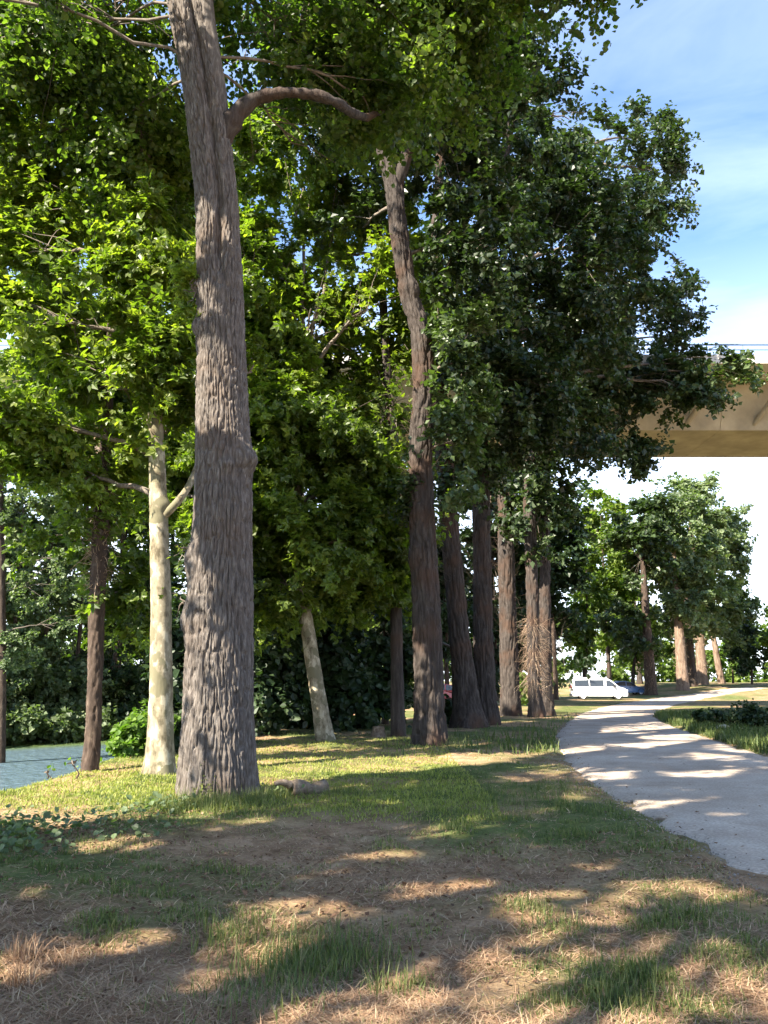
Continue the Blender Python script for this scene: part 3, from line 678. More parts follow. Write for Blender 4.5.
gD = base(0, 784); YD = float(gD[1])
Dp = tp([(-1, 784, 10), (1, 740, 9), (2, 650, 8), (1, 560, 8), (-2, 450, 7), (-8, 300, 5)], YD)
Dd = thing('bank_tree', 'thin dark trunk at the very edge of the river view with pale hanging leaves', 'tree', gD)
mb = MB(); sD = trunk_mesh(mb, Dp, 28, 140, .012, 14, 4, .2, 5, fine=False); mb.build('trunk', M['ivy_bark'], Dd)
crown(Dd, [E(15, 380, YD + .8, 60, 60, 1.2, 22, .6), E(35, 585, YD + .6, 50, 30, .7, 15, .7), E(0, 520, YD + .4, 50, 40, .8, 14, .5), E(60, 625, YD + .8, 32, 18, .5, 6, .65), E(-40, 420, YD + .5, 60, 70, 1.2, 18, .5), E(10, 650, YD, 22, 34, .5, 8, .55), E(25, 470, YD + .3, 55, 40, .8, 16, .6), E(75, 560, YD + .9, 36, 36, .6, 10, .55)], .11, .5, 85, M['willow_leaf'], sD[:, :3], BROAD, .035, .6)

# --- E: leaning plane in the shade between the poplars
gE = base(326, 742); YE = float(gE[1])
Ep = tp([(326, 742, 19), (322, 720, 16), (314, 670, 15), (306, 620, 14), (299, 570, 13), (296, 500, 11), (299, 430, 9), (301, 385, 5)], YE)
Ee = thing('plane_tree', 'thin leaning pale plane trunk in deep shade right of the big poplar', 'tree', gE)
mb = MB(); sE = trunk_mesh(mb, Ep, 40, 220, .012, 6, 2, .2, 6, fine=False); mb.build('trunk', M['plane_bark'], Ee)
ells = [E(310, 330, YE, 70, 60, 1.8, 26, .5), E(360, 420, YE - .3, 55, 60, 1.6, 24, .45), E(290, 470, YE, 60, 60, 1.6, 24, .4), E(340, 540, YE - .5, 75, 45, 1.5, 26, .4), E(270, 580, YE, 40, 40, 1.2, 14, .35), E(385, 580, YE + 1, 30, 60, 1.2, 14, .3),
        E(375, 300, YE - .5, 42, 50, 1.2, 15, .65), E(280, 250, YE + 1, 60, 50, 1.6, 15, .45), E(350, 190, YE + 1.5, 50, 40, 1.4, 9, .6), E(300, 130, YE + 1.5, 70, 60, 2, 16, .5), E(400, 490, YE + .3, 26, 70, 1.0, 12, .4), E(272, 370, YE + .5, 40, 70, 1.5, 24, .4), E(265, 480, YE + .3, 30, 60, 1.4, 16, .35), E(300, 400, YE + 1, 50, 50, 1.5, 18, .4), E(298, 410, YE - 1, 26, 50, .6, 12, .5), E(312, 300, YE - 1, 24, 40, .6, 8, .5)]
crown(Ee, ells, .135, .85, 135, M['plane_leaf'], sE[sE[:, 2] > 4][:, :3], LOBED, .08, .45)

# two more planes standing deeper in the shade
def inner_plane(label, pts, Y, ells, seed):
    g_ = P(pts[0][0], pts[0][1], Y); z0 = float(macro(g_[0], Y)); t_ = tp(pts, Y, zb=z0); o = thing('plane_tree', label, 'tree', (g_[0], Y, z0))
    m_ = MB(); s = trunk_mesh(m_, t_, 36, 200, .012, 6, 2, .2, seed, fine=False); m_.build('trunk', M['row_bark'], o)
    crown(o, ells, .15, .88, 115, M['plane_leaf'], s[s[:, 2] > 4][:, :3], LOBED, .08, .45)
inner_plane('plane tree almost wholly hidden behind the big poplar trunk', [(222, 735, 16), (224, 600, 13), (226, 450, 11), (222, 250, 8), (215, 60, 4)], 23,
    [E(25, 400, 25.5, 60, 70, 1.8, 30, .6), E(178, 450, 23.5, 40, 34, 1.2, 18, .5), E(150, 500, 24, 60, 40, 1.5, 18, .45), E(110, 410, 24.5, 60, 50, 1.6, 18, .55), E(70, 300, 25, 70, 60, 1.8, 20, .55), E(180, 360, 23.5, 50, 60, 1.6, 18, .45), E(255, 420, 23, 40, 70, 1.6, 20, .4), E(160, 220, 24, 70, 60, 2, 20, .5), E(260, 280, 23, 40, 60, 1.6, 16, .4), E(60, 180, 25, 70, 60, 2, 16, .55), E(255, 160, 23.5, 60, 60, 2, 18, .45), E(240, 520, 22.5, 40, 40, 1.4, 14, .35)], 12)
inner_plane('slim plane tree in the shade close behind the forked poplar', [(398, 728, 14), (396, 600, 11), (392, 450, 10), (380, 250, 8), (370, 60, 4)], 25.5,
    [E(392, 400, 25, 36, 70, 1.4, 26, .45), E(385, 430, 25.5, 60, 60, 1.8, 26, .4), E(345, 370, 26, 60, 60, 1.8, 22, .5), E(400, 320, 25.5, 50, 60, 1.8, 20, .45), E(350, 480, 26, 60, 50, 1.8, 22, .35), E(400, 540, 25, 40, 50, 1.6, 18, .3), E(330, 260, 26.5, 45, 50, 1.8, 12, .55), E(395, 200, 26, 40, 60, 2, 12, .5), E(330, 590, 26, 50, 26, 1.6, 12, .3)], 13)

# --- the row of tall poplars along the path
def poplar(name, label, pts, Y, ells, bark, res=(72, 360), amp=.045, seed=1, leaf=.13, rc=.9, per=120, tint=.45, mat='poplar_leaf', lumps=(), brush=None, group=None, limb=.16, flare=.3, zc=7):
    g0 = np.array((P(pts[0][0], pts[0][1], Y)[0], Y)); z0 = float(macro(*g0))
    tpts = tp(pts, Y, zb=z0)
    o = thing(name, label, 'tree', (g0[0], g0[1], z0), 0, group)
    m_ = MB(); s = trunk_mesh(m_, tpts, res[0], res[1], amp, 9, 1.8, flare, seed, lumps, fine=True); m_.build('trunk', M[bark], o)
    if ells: crown(o, ells, leaf * 1.15, rc * .82, per * .9, M[mat], s[s[:, 2] > zc][:, :3], KITE, limb, tint)
    if brush: shoots(o, s, *brush, **(dict(mat=M['dead_twig'], name='side_twigs') if brush[2] < 400 else {}))
    return o, s
YF = float(G(430, 746)[1]); YG = float(G(466, 728)[1]); YH = float(G(487, 725)[1]); YI = float(G(510, 716)[1]); YJ = 39.0; YK = 40.6
for (px, py, rad) in ((398, 230, .5), (400, 270, .4), (390, 190, .4)): SUNSPOT.append((P(px, py, YF - .3), rad))
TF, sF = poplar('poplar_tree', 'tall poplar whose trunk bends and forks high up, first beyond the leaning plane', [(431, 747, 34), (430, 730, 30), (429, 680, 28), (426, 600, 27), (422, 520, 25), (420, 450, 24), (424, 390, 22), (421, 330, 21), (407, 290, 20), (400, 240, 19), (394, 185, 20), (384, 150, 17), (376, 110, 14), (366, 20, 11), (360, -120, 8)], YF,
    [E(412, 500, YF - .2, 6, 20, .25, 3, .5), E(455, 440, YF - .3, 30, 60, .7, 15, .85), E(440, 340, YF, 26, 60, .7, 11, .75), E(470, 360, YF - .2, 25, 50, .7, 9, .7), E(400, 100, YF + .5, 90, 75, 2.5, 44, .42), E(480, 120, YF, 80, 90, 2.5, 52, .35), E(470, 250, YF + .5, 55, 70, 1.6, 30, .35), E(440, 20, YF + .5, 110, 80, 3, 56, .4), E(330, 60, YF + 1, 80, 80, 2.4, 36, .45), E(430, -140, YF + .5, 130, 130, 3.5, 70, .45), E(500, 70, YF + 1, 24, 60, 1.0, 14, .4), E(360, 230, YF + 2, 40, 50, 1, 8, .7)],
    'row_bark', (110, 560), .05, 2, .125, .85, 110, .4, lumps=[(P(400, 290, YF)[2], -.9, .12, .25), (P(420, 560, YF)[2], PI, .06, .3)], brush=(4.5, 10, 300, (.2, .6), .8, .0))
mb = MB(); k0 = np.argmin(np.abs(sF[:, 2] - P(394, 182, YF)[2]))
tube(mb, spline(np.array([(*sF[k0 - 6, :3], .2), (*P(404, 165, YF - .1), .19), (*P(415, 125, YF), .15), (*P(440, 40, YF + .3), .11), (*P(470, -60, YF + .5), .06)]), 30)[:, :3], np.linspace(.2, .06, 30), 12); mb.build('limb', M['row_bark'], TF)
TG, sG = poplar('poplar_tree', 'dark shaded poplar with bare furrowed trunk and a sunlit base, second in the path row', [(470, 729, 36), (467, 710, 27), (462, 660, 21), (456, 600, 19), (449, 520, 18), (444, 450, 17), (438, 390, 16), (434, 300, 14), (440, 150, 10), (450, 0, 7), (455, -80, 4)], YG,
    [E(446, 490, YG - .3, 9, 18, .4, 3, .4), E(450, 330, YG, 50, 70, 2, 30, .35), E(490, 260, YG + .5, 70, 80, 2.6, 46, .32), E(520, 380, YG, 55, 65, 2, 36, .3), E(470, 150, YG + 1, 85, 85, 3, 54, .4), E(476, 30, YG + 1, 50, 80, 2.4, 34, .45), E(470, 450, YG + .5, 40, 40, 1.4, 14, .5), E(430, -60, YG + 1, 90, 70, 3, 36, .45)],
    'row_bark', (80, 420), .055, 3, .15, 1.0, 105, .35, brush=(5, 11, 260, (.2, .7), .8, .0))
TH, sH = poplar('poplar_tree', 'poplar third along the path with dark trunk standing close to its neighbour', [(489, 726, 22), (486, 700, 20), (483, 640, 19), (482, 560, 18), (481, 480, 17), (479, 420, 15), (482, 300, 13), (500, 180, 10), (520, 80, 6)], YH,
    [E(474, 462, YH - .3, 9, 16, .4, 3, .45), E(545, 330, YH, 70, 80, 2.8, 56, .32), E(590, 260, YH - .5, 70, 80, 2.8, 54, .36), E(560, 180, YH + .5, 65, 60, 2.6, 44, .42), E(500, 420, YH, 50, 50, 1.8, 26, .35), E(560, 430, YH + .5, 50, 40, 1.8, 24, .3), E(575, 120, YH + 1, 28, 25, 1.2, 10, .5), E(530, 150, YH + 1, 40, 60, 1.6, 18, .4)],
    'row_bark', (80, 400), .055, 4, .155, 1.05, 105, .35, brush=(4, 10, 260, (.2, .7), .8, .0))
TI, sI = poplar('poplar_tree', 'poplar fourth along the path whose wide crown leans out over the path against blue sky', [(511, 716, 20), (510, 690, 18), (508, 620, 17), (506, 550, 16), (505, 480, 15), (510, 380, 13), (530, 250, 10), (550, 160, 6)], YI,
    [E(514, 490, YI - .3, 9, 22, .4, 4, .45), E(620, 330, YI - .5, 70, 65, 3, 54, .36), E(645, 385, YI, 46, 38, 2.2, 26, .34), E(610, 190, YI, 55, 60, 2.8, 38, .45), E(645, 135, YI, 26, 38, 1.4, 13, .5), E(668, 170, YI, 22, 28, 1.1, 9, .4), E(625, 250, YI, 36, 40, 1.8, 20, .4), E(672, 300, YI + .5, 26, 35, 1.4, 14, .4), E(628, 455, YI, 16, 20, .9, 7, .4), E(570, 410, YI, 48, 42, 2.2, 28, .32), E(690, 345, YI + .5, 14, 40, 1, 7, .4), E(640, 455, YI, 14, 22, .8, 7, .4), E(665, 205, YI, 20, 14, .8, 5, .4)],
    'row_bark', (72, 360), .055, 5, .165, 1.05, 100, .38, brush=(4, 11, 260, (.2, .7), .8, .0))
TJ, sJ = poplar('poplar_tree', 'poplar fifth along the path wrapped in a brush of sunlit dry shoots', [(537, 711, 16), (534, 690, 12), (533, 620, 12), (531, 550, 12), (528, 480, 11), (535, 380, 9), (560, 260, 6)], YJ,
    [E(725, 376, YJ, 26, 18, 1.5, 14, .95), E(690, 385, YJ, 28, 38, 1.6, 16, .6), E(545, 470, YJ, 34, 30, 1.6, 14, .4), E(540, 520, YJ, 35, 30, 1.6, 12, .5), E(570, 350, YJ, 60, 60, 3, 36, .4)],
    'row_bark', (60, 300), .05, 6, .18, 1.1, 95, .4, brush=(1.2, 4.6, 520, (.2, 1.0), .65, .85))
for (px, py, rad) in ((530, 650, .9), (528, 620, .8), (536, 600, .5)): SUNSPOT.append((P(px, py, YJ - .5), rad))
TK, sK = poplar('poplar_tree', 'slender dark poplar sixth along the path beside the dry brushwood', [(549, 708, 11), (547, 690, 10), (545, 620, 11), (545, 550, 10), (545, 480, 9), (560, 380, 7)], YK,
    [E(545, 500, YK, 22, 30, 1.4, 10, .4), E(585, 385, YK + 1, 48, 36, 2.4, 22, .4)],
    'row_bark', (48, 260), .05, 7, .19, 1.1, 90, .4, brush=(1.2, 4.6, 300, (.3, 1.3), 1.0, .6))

# --- shade trees beside and behind the viewer, on the bank
def shade_tree(name, label, x, y, h, ells, seed):
    o = thing(name, label, 'tree', (x, y, float(macro(x, y))), 0, None)
    m_ = MB(); s = trunk_mesh(m_, np.array([(x, y, -.2, .42), (x + .1, y, 3, .34), (x, y + .2, 7, .28), (x + .2, y, h * .7, .16), (x, y, h, .05)]), 40, 120, .03, 9, 2, .3, seed, fine=False); m_.build('trunk', M['row_bark'], o)
    crown(o, ells, .14, .95, 125, M['plane_leaf'], s[s[:, 2] > 4][:, :3], BROAD, .09, .5, twigs=True)
def S(gx, gy, h, r, n):
    """foliage at height h that shades the ground round (gx, gy)"""
    t = h / math.tan(SUN_EL); return ((gx - TX * t, gy - TY * t, h), r, n)
def ST(px, py, h, r, n):
    """foliage at height h that shades the big trunk where it is seen at a pixel"""
    c = P(px, py, YA); t = (h - c[2]) / math.tan(SUN_EL); return ((c[0] - TX * t, c[1] - TY * t, h), r, n)
shade_tree('plane_tree', 'tall shade plane tree on the bank beside the viewer, out of the picture', -11.2, .2, 10, [S(-3, 6.5, 9, (2.6, 2.4, 2.2), 44), S(-2.2, 8.2, 11, (2.4, 1.6, 2), 34), S(.6, 8, 12, (2.6, 2.4, 2.2), 44), S(3.4, 9.5, 13, (2.4, 2.4, 2.2), 42), S(-4.5, 8.3, 8, (1.8, 1.4, 1.6), 22), S(.6, 12.0, 14, (2, 1.6, 1.6), 20), S(5, 14, 14, (2.2, 2.2, 1.6), 26), S(7, 17.5, 15, (2.4, 2.6, 1.8), 30), S(8.8, 14, 16, (2.6, 2.6, 1.8), 28), ST(219, 740, 7.5, (.9, .9, 1.0), 12), ST(220, 640, 8.5, (.9, .9, 1.0), 13), ST(222, 530, 9.5, (.9, .9, .9), 12), ST(222, 470, 10, (.8, .8, .45), 6), ST(219, 335, 12.5, (.8, .8, .6), 7), ST(214, 150, 15, (1.0, 1.0, 1.3), 11)], 11)
shade_tree('plane_tree', 'wide shade plane tree behind the viewer on the left, out of the picture', -9, -4, 11, [S(-2.5, 4.6, 9, (2.4, 2.0, 2), 36), S(.3, 5.6, 11, (2.4, 2.2, 2.2), 40), S(2.6, 6.2, 12, (2.2, 2.2, 2), 34), S(-.5, 3.6, 10, (2, 1.6, 1.8), 22), S(4.6, 8.2, 14, (2.2, 2.2, 2), 32), S(6, 11.5, 15, (2.4, 2.6, 2), 36)], 12)

# --- dark evergreens in the shade behind the leaning plane
def bush_tree(name, label, px, py, Y, ells, mat, leaf, rc, per, bark='ivy_bark', tr=.12, group=None, tpl=BROAD, h=None, cat='tree', cull=True, tint=.5):
    x = P(px, py, Y)[0]; z0 = float(macro(x, Y)); o = thing(name, label, cat, (x, Y, z0), 0, group)
    top = max(e[0][2] for e in ells) if h is None else h
    m_ = MB(); pts = np.array([(x, Y, z0 - .1, tr * 1.2), (x + .1, Y, z0 + (top - z0) * .4, tr), (x - .05, Y, top, tr * .35)]); s = trunk_mesh(m_, pts, 20, 60, .02, 9, 2, .2, int(px) % 17, fine=False); m_.build('trunk', M[bark], o)
    crown(o, ells, leaf, rc, per, M[mat], s[s[:, 2] >= min(z0 + .3, s[-3, 2])][:, :3], tpl, tr * .5, tint, cull=cull); return o
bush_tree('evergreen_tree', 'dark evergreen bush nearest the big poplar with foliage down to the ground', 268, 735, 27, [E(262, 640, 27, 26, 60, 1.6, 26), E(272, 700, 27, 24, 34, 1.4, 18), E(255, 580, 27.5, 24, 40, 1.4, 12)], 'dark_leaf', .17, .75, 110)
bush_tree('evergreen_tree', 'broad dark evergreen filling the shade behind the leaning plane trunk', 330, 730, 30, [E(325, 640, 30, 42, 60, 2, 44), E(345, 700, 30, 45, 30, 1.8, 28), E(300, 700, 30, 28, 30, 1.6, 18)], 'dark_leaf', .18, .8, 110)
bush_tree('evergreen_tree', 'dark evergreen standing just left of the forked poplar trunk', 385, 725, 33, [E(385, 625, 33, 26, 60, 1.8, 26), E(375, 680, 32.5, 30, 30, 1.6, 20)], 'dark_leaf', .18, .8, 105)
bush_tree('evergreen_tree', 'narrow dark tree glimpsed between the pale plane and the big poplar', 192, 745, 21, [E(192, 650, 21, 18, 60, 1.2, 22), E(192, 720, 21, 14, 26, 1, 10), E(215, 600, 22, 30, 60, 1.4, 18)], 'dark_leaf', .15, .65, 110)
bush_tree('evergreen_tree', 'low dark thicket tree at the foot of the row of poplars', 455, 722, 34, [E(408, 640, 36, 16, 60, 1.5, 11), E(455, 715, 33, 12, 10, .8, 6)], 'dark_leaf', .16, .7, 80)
# leafy shrubs on the bank
bush_tree('shrub', 'bright green leafy bush on the bank between the two slim trunks', 135, 765, 19, [E(135, 742, 19, 20, 20, .7, 12), E(118, 757, 18.5, 18, 12, .5, 8), E(150, 720, 19.5, 12, 18, .5, 6)], 'shrub_leaf', .10, .35, 95, tr=.03, cat='shrub', tint=.7)
bush_tree('shrub', 'small sprig growing at the water side left of the ivy trunk', 47, 785, 15, [E(47, 772, 15, 9, 8, .25, 5)], 'shrub_leaf', .07, .16, 30, tr=.012, cat='shrub')
bush_tree('shrub', 'little upright sprig close against the ivy trunk', 73, 780, 14.6, [E(73, 763, 14.6, 5, 11, .2, 5)], 'shrub_leaf', .07, .14, 26, tr=.012, cat='shrub')

# --- far bank of the river
fb = 'trees on the far bank of the river'
lab = ['pale grey willow on the far river bank at the left edge', 'far bank tree with hanging foliage just right of the edge trunk', 'leafy tree across the water left of the ivy trunk', 'dark tree across the water behind the ivy trunk', 'dark tree across the water behind the pale plane trunk', 'far bank tree hidden mostly by the big poplar', 'rounded tree across the water beyond the left picture edge']
for k, px in enumerate((5, 38, 72, 110, 150, 195, -40)):
    x = (px - 384) / F * 54; Yt = float(far_bank_y(x)) + 3.2 + R.uniform(0, 1.5)
    x = (px - 384) / F * Yt
    top = (500, 530, 475, 490, 500, 490, 480)[k]
    es = [E(px, (top + 700) / 2, Yt, 27, (715 - top) / 2, 2.4, 44), E(px - 10, 700, Yt - 1, 22, 26, 1.4, 20), E(px + 14, 690, Yt - .6, 18, 30, 1.4, 16), E(px + 4, top + 10, Yt + .5, 14, 22, 1.2, 8), E(px - 2, 724, Yt - 2.6, 27, 12, .8, 16), E(px + 16, 726, Yt - 2.9, 20, 9, .6, 8)]
    bush_tree('bank_tree', lab[k], px, 720, Yt, es, ('willow_leaf', 'willow_leaf', 'willow_leaf', 'dark_leaf', 'dark_leaf', 'dark_leaf', 'willow_leaf')[k], .24, .9, 70, group=None, tpl=KITE, cull=False)

for k, (px, Yt, top) in enumerate(((-10, 74, 470), (50, 80, 455), (115, 72, 450), (165, 78, 445), (225, 70, 440), (280, 76, 450))):
    bush_tree('bank_tree', ('tall tree behind the far bank willows at the left edge', 'tall tree rising behind the willows left of the ivy trunk', 'tall tree rising across the water beside the ivy trunk', 'tall tree across the water seen either side of the pale plane', 'tall tree far behind the big poplar', 'tall tree far behind the evergreens right of the big poplar')[k], px, 690, Yt,
              [E(px, (top + 640) / 2, Yt, 36, (650 - top) / 2, 3, 44, .5), E(px + 18, top + 60, Yt, 22, 40, 2.4, 14, .6), E(px - 16, 640, Yt - 1, 26, 30, 2.4, 14, .4)], ('lime_leaf', 'willow_leaf', 'lime_leaf', 'lime_leaf', 'dark_leaf', 'dark_leaf')[k], .32, 1.25, 80, tpl=KITE, cull=False, tr=.3)

# --- beyond the viaduct: poplars at the bend, a taller backdrop, bushes
def far_tree(name, label, px, py, Y, wpx, ells, mat, leaf=.36, rc=1.35, per=95, bark='far_bark', top=None, lean=0, brush=0):
    x = P(px, py, Y)[0]; z0 = float(macro(x, Y)); o = thing(name, label, 'tree', (x, Y, z0)); r = .5 * wpx * Y / F
    top = max(e[0][2] for e in ells)
    m_ = MB(); s = trunk_mesh(m_, np.array([(x, Y, z0 - .2, r), (x + lean * .3, Y, z0 + 3, r * .85), (x + lean, Y, z0 + (top - z0) * .6, r * .5), (x + lean, Y, top, r * .15)]), 30, 110, .06, 6, 1.2, .25, int(px) % 19, fine=False); m_.build('trunk', M[bark], o)
    crown(o, ells, leaf, rc, per, M[mat], s[s[:, 2] >= min(z0 + 3, s[-3, 2])][:, :3], KITE, r * .4, .5, cull=True)
    if brush: shoots(o, s, z0 + .4, z0 + 6, brush, (.3, .9), .6, .4, 'brushwood', .012)
    return o
far_tree('poplar_tree', 'dark thick trunked poplar just right of the white van', 651, 690, 86, 12, [E(640, 560, 86, 34, 60, 3.2, 48), E(652, 520, 86, 26, 40, 2.6, 24), E(630, 620, 86, 30, 30, 2.4, 18)], 'poplar_leaf', bark='ivy_bark', brush=200)
far_tree('poplar_tree', 'sunlit brown poplar trunk first in the group at the path bend', 683, 686, 92, 12, [E(672, 615, 91, 22, 20, 2, 14, .6), E(680, 540, 92, 32, 58, 3.2, 46, .7), E(690, 600, 91, 30, 30, 2.4, 20, .7), E(668, 505, 92, 22, 26, 2.4, 16, .8)], 'willow_leaf', brush=150)
far_tree('poplar_tree', 'slim shaded poplar trunk second in the group at the path bend', 693, 686, 97, 9, [E(700, 622, 96, 20, 18, 2, 10, .6), E(705, 530, 97, 26, 46, 3, 30, .7), E(712, 590, 96, 22, 36, 2.4, 20, .6)], 'willow_leaf', bark='row_bark', brush=80)
far_tree('poplar_tree', 'pale ivy shrouded poplar trunk in the middle of the far group', 703, 685, 101, 11, [E(722, 622, 100, 22, 18, 2, 12, .6), E(720, 550, 101, 24, 46, 3, 30, .6), E(700, 490, 101, 26, 20, 2.4, 16, .8), E(735, 600, 101, 16, 26, 2, 12, .5)], 'willow_leaf', brush=220)
far_tree('poplar_tree', 'leaning bright poplar trunk last at the right of the far group', 722, 684, 106, 7, [E(735, 560, 106, 18, 50, 2.6, 22, .55), E(738, 620, 106, 16, 24, 2, 12, .45), E(728, 520, 106, 18, 22, 2, 10, .6)], 'willow_leaf', lean=-1.2)
far_tree('lime_tree', 'yellowish green tree behind the white van with its top under the viaduct', 610, 688, 98, 5, [E(605, 540, 98, 34, 50, 3.4, 44, .8), E(590, 510, 98, 24, 26, 2.4, 16, .9), E(615, 600, 98, 30, 36, 2.6, 22, .5)], 'lime_leaf', bark='row_bark')
far_tree('lime_tree', 'shaded tree with dark foliage directly behind the white van', 584, 692, 90, 5, [E(582, 580, 90, 26, 50, 3, 28, .3), E(578, 640, 90, 22, 30, 2, 16, .2)], 'lime_leaf', bark='row_bark', lean=.8)
far_tree('lime_tree', 'dark leaning tree between the white van and the thick poplar', 632, 688, 95, 4, [E(628, 610, 95, 22, 40, 2.6, 22, .3), E(640, 650, 95, 14, 16, 1.6, 8, .2)], 'lime_leaf', bark='row_bark', lean=1.2)
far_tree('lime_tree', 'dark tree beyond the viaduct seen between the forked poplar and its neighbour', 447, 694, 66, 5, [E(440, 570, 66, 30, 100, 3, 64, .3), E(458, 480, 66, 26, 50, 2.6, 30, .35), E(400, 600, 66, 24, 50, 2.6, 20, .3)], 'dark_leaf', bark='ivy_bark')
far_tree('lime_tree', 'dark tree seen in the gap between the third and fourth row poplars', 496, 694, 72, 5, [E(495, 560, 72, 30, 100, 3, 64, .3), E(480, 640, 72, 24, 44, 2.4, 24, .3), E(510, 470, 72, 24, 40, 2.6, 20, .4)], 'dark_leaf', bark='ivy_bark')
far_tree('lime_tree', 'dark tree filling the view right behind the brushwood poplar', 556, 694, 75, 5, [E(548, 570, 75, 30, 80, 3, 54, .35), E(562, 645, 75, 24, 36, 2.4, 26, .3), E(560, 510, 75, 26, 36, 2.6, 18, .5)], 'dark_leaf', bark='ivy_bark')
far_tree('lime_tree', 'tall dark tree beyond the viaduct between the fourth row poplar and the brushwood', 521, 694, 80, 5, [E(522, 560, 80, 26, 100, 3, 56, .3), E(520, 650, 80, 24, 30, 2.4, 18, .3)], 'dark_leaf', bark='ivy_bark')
far_tree('lime_tree', 'bright leaved tree beyond the viaduct just left of the forked poplar trunk', 380, 694, 70, 5, [E(392, 620, 70, 22, 50, 3, 22, .7), E(370, 540, 70, 30, 60, 3, 26, .5)], 'lime_leaf', bark='ivy_bark')
far_tree('poplar_tree', 'broad pale green crown behind the group of brown trunks at the bend', 690, 684, 118, 6, [E(680, 560, 118, 40, 60, 3.4, 50, .65), E(655, 540, 118, 30, 50, 3, 30, .6), E(700, 620, 118, 40, 20, 2.4, 18, .5), E(660, 620, 118, 34, 26, 2.4, 20, .4)], 'willow_leaf')
far_tree('lime_tree', 'dense green tree closing the gap behind the thick poplar', 640, 686, 112, 6, [E(625, 570, 112, 40, 60, 3.4, 46, .55), E(600, 610, 112, 30, 40, 3, 26, .45), E(640, 640, 112, 40, 22, 2.6, 22, .35)], 'lime_leaf', bark='row_bark')
bush_tree('shrub', 'rounded dark bush at the far right end of the path', 752, 683, 104, [E(752, 650, 104, 22, 30, 2.6, 26, .4)], 'dark_leaf', .3, 1.1, 60, cat='shrub', cull=False)
bush_tree('shrub', 'paler bush left of the rounded dark bush by the path end', 733, 683, 112, [E(735, 656, 112, 14, 24, 2, 14, .5)], 'shrub_leaf', .3, 1.0, 55, cat='shrub', cull=False)
bush_tree('shrub', 'tall bush beyond the right edge at the path end', 785, 683, 100, [E(785, 640, 100, 24, 40, 2.6, 26, .4)], 'lime_leaf', .3, 1.1, 60, cat='shrub', cull=False)
# low bushes by the brushwood trunks
bush_tree('shrub', 'dark low bush at the foot of the brushwood poplar', 541, 706, 44.5, [E(541, 696, 44.5, 9, 14, .6, 9)], 'dark_leaf', .14, .4, 70, tr=.04, cat='shrub')
bush_tree('shrub', 'green leafy shrub left of the brushwood poplar foot', 518, 706, 47, [E(520, 690, 47, 8, 14, .6, 8)], 'shrub_leaf', .14, .4, 60, tr=.03, cat='shrub')
# mixed wood that closes the view
mb = MB()
for k in range(560):
    x = R.uniform(-150, 190); y = R.uniform(165, 215) + .1 * abs(x)
    h = 7 + 12 * fbm(x * .05, 3, seed=44, o=3) + R.uniform(-1, 2); zc = R.uniform(.5, h)
    leafage(clumps((x, y, zc), (2.4, 2.4, 1.8), 4), 1.7, 40, .66, (x, y, zc - 1), mb=mb, tint0=R.uniform(.25, .7), cull=False)
tag(mb.build('far_wood', M['lime_leaf']), 'distant mixed wood closing the view beyond the meadow', 'wood', None, 'stuff')

# ---------------------------------------------------------------- vehicles
M['white_paint'] = plain('white_paint', (.80, .80, .80), .35, coat=.4)
M['red_paint'] = plain('red_paint', (.45, .05, .06), .35, coat=.5)
M['blue_paint'] = plain('blue_paint', (.07, .15, .32), .35, coat=.5)
M['dark_paint'] = plain('dark_paint', (.05, .06, .09), .3, coat=.5)
M['glass'] = plain('tinted_glass', (.02, .025, .03), .08, spec=.7)
M['rubber'] = plain('tyre_rubber', (.03, .03, .03), .85)
M['alloy'] = plain('wheel_alloy', (.55, .55, .56), .4, .6)
M['trim'] = plain('black_trim', (.03, .03, .035), .6)
M['lamp'] = plain('lamp_lens', (.75, .77, .8), .15, spec=.8)
M['tail'] = plain('tail_lens', (.5, .03, .03), .2, spec=.7)

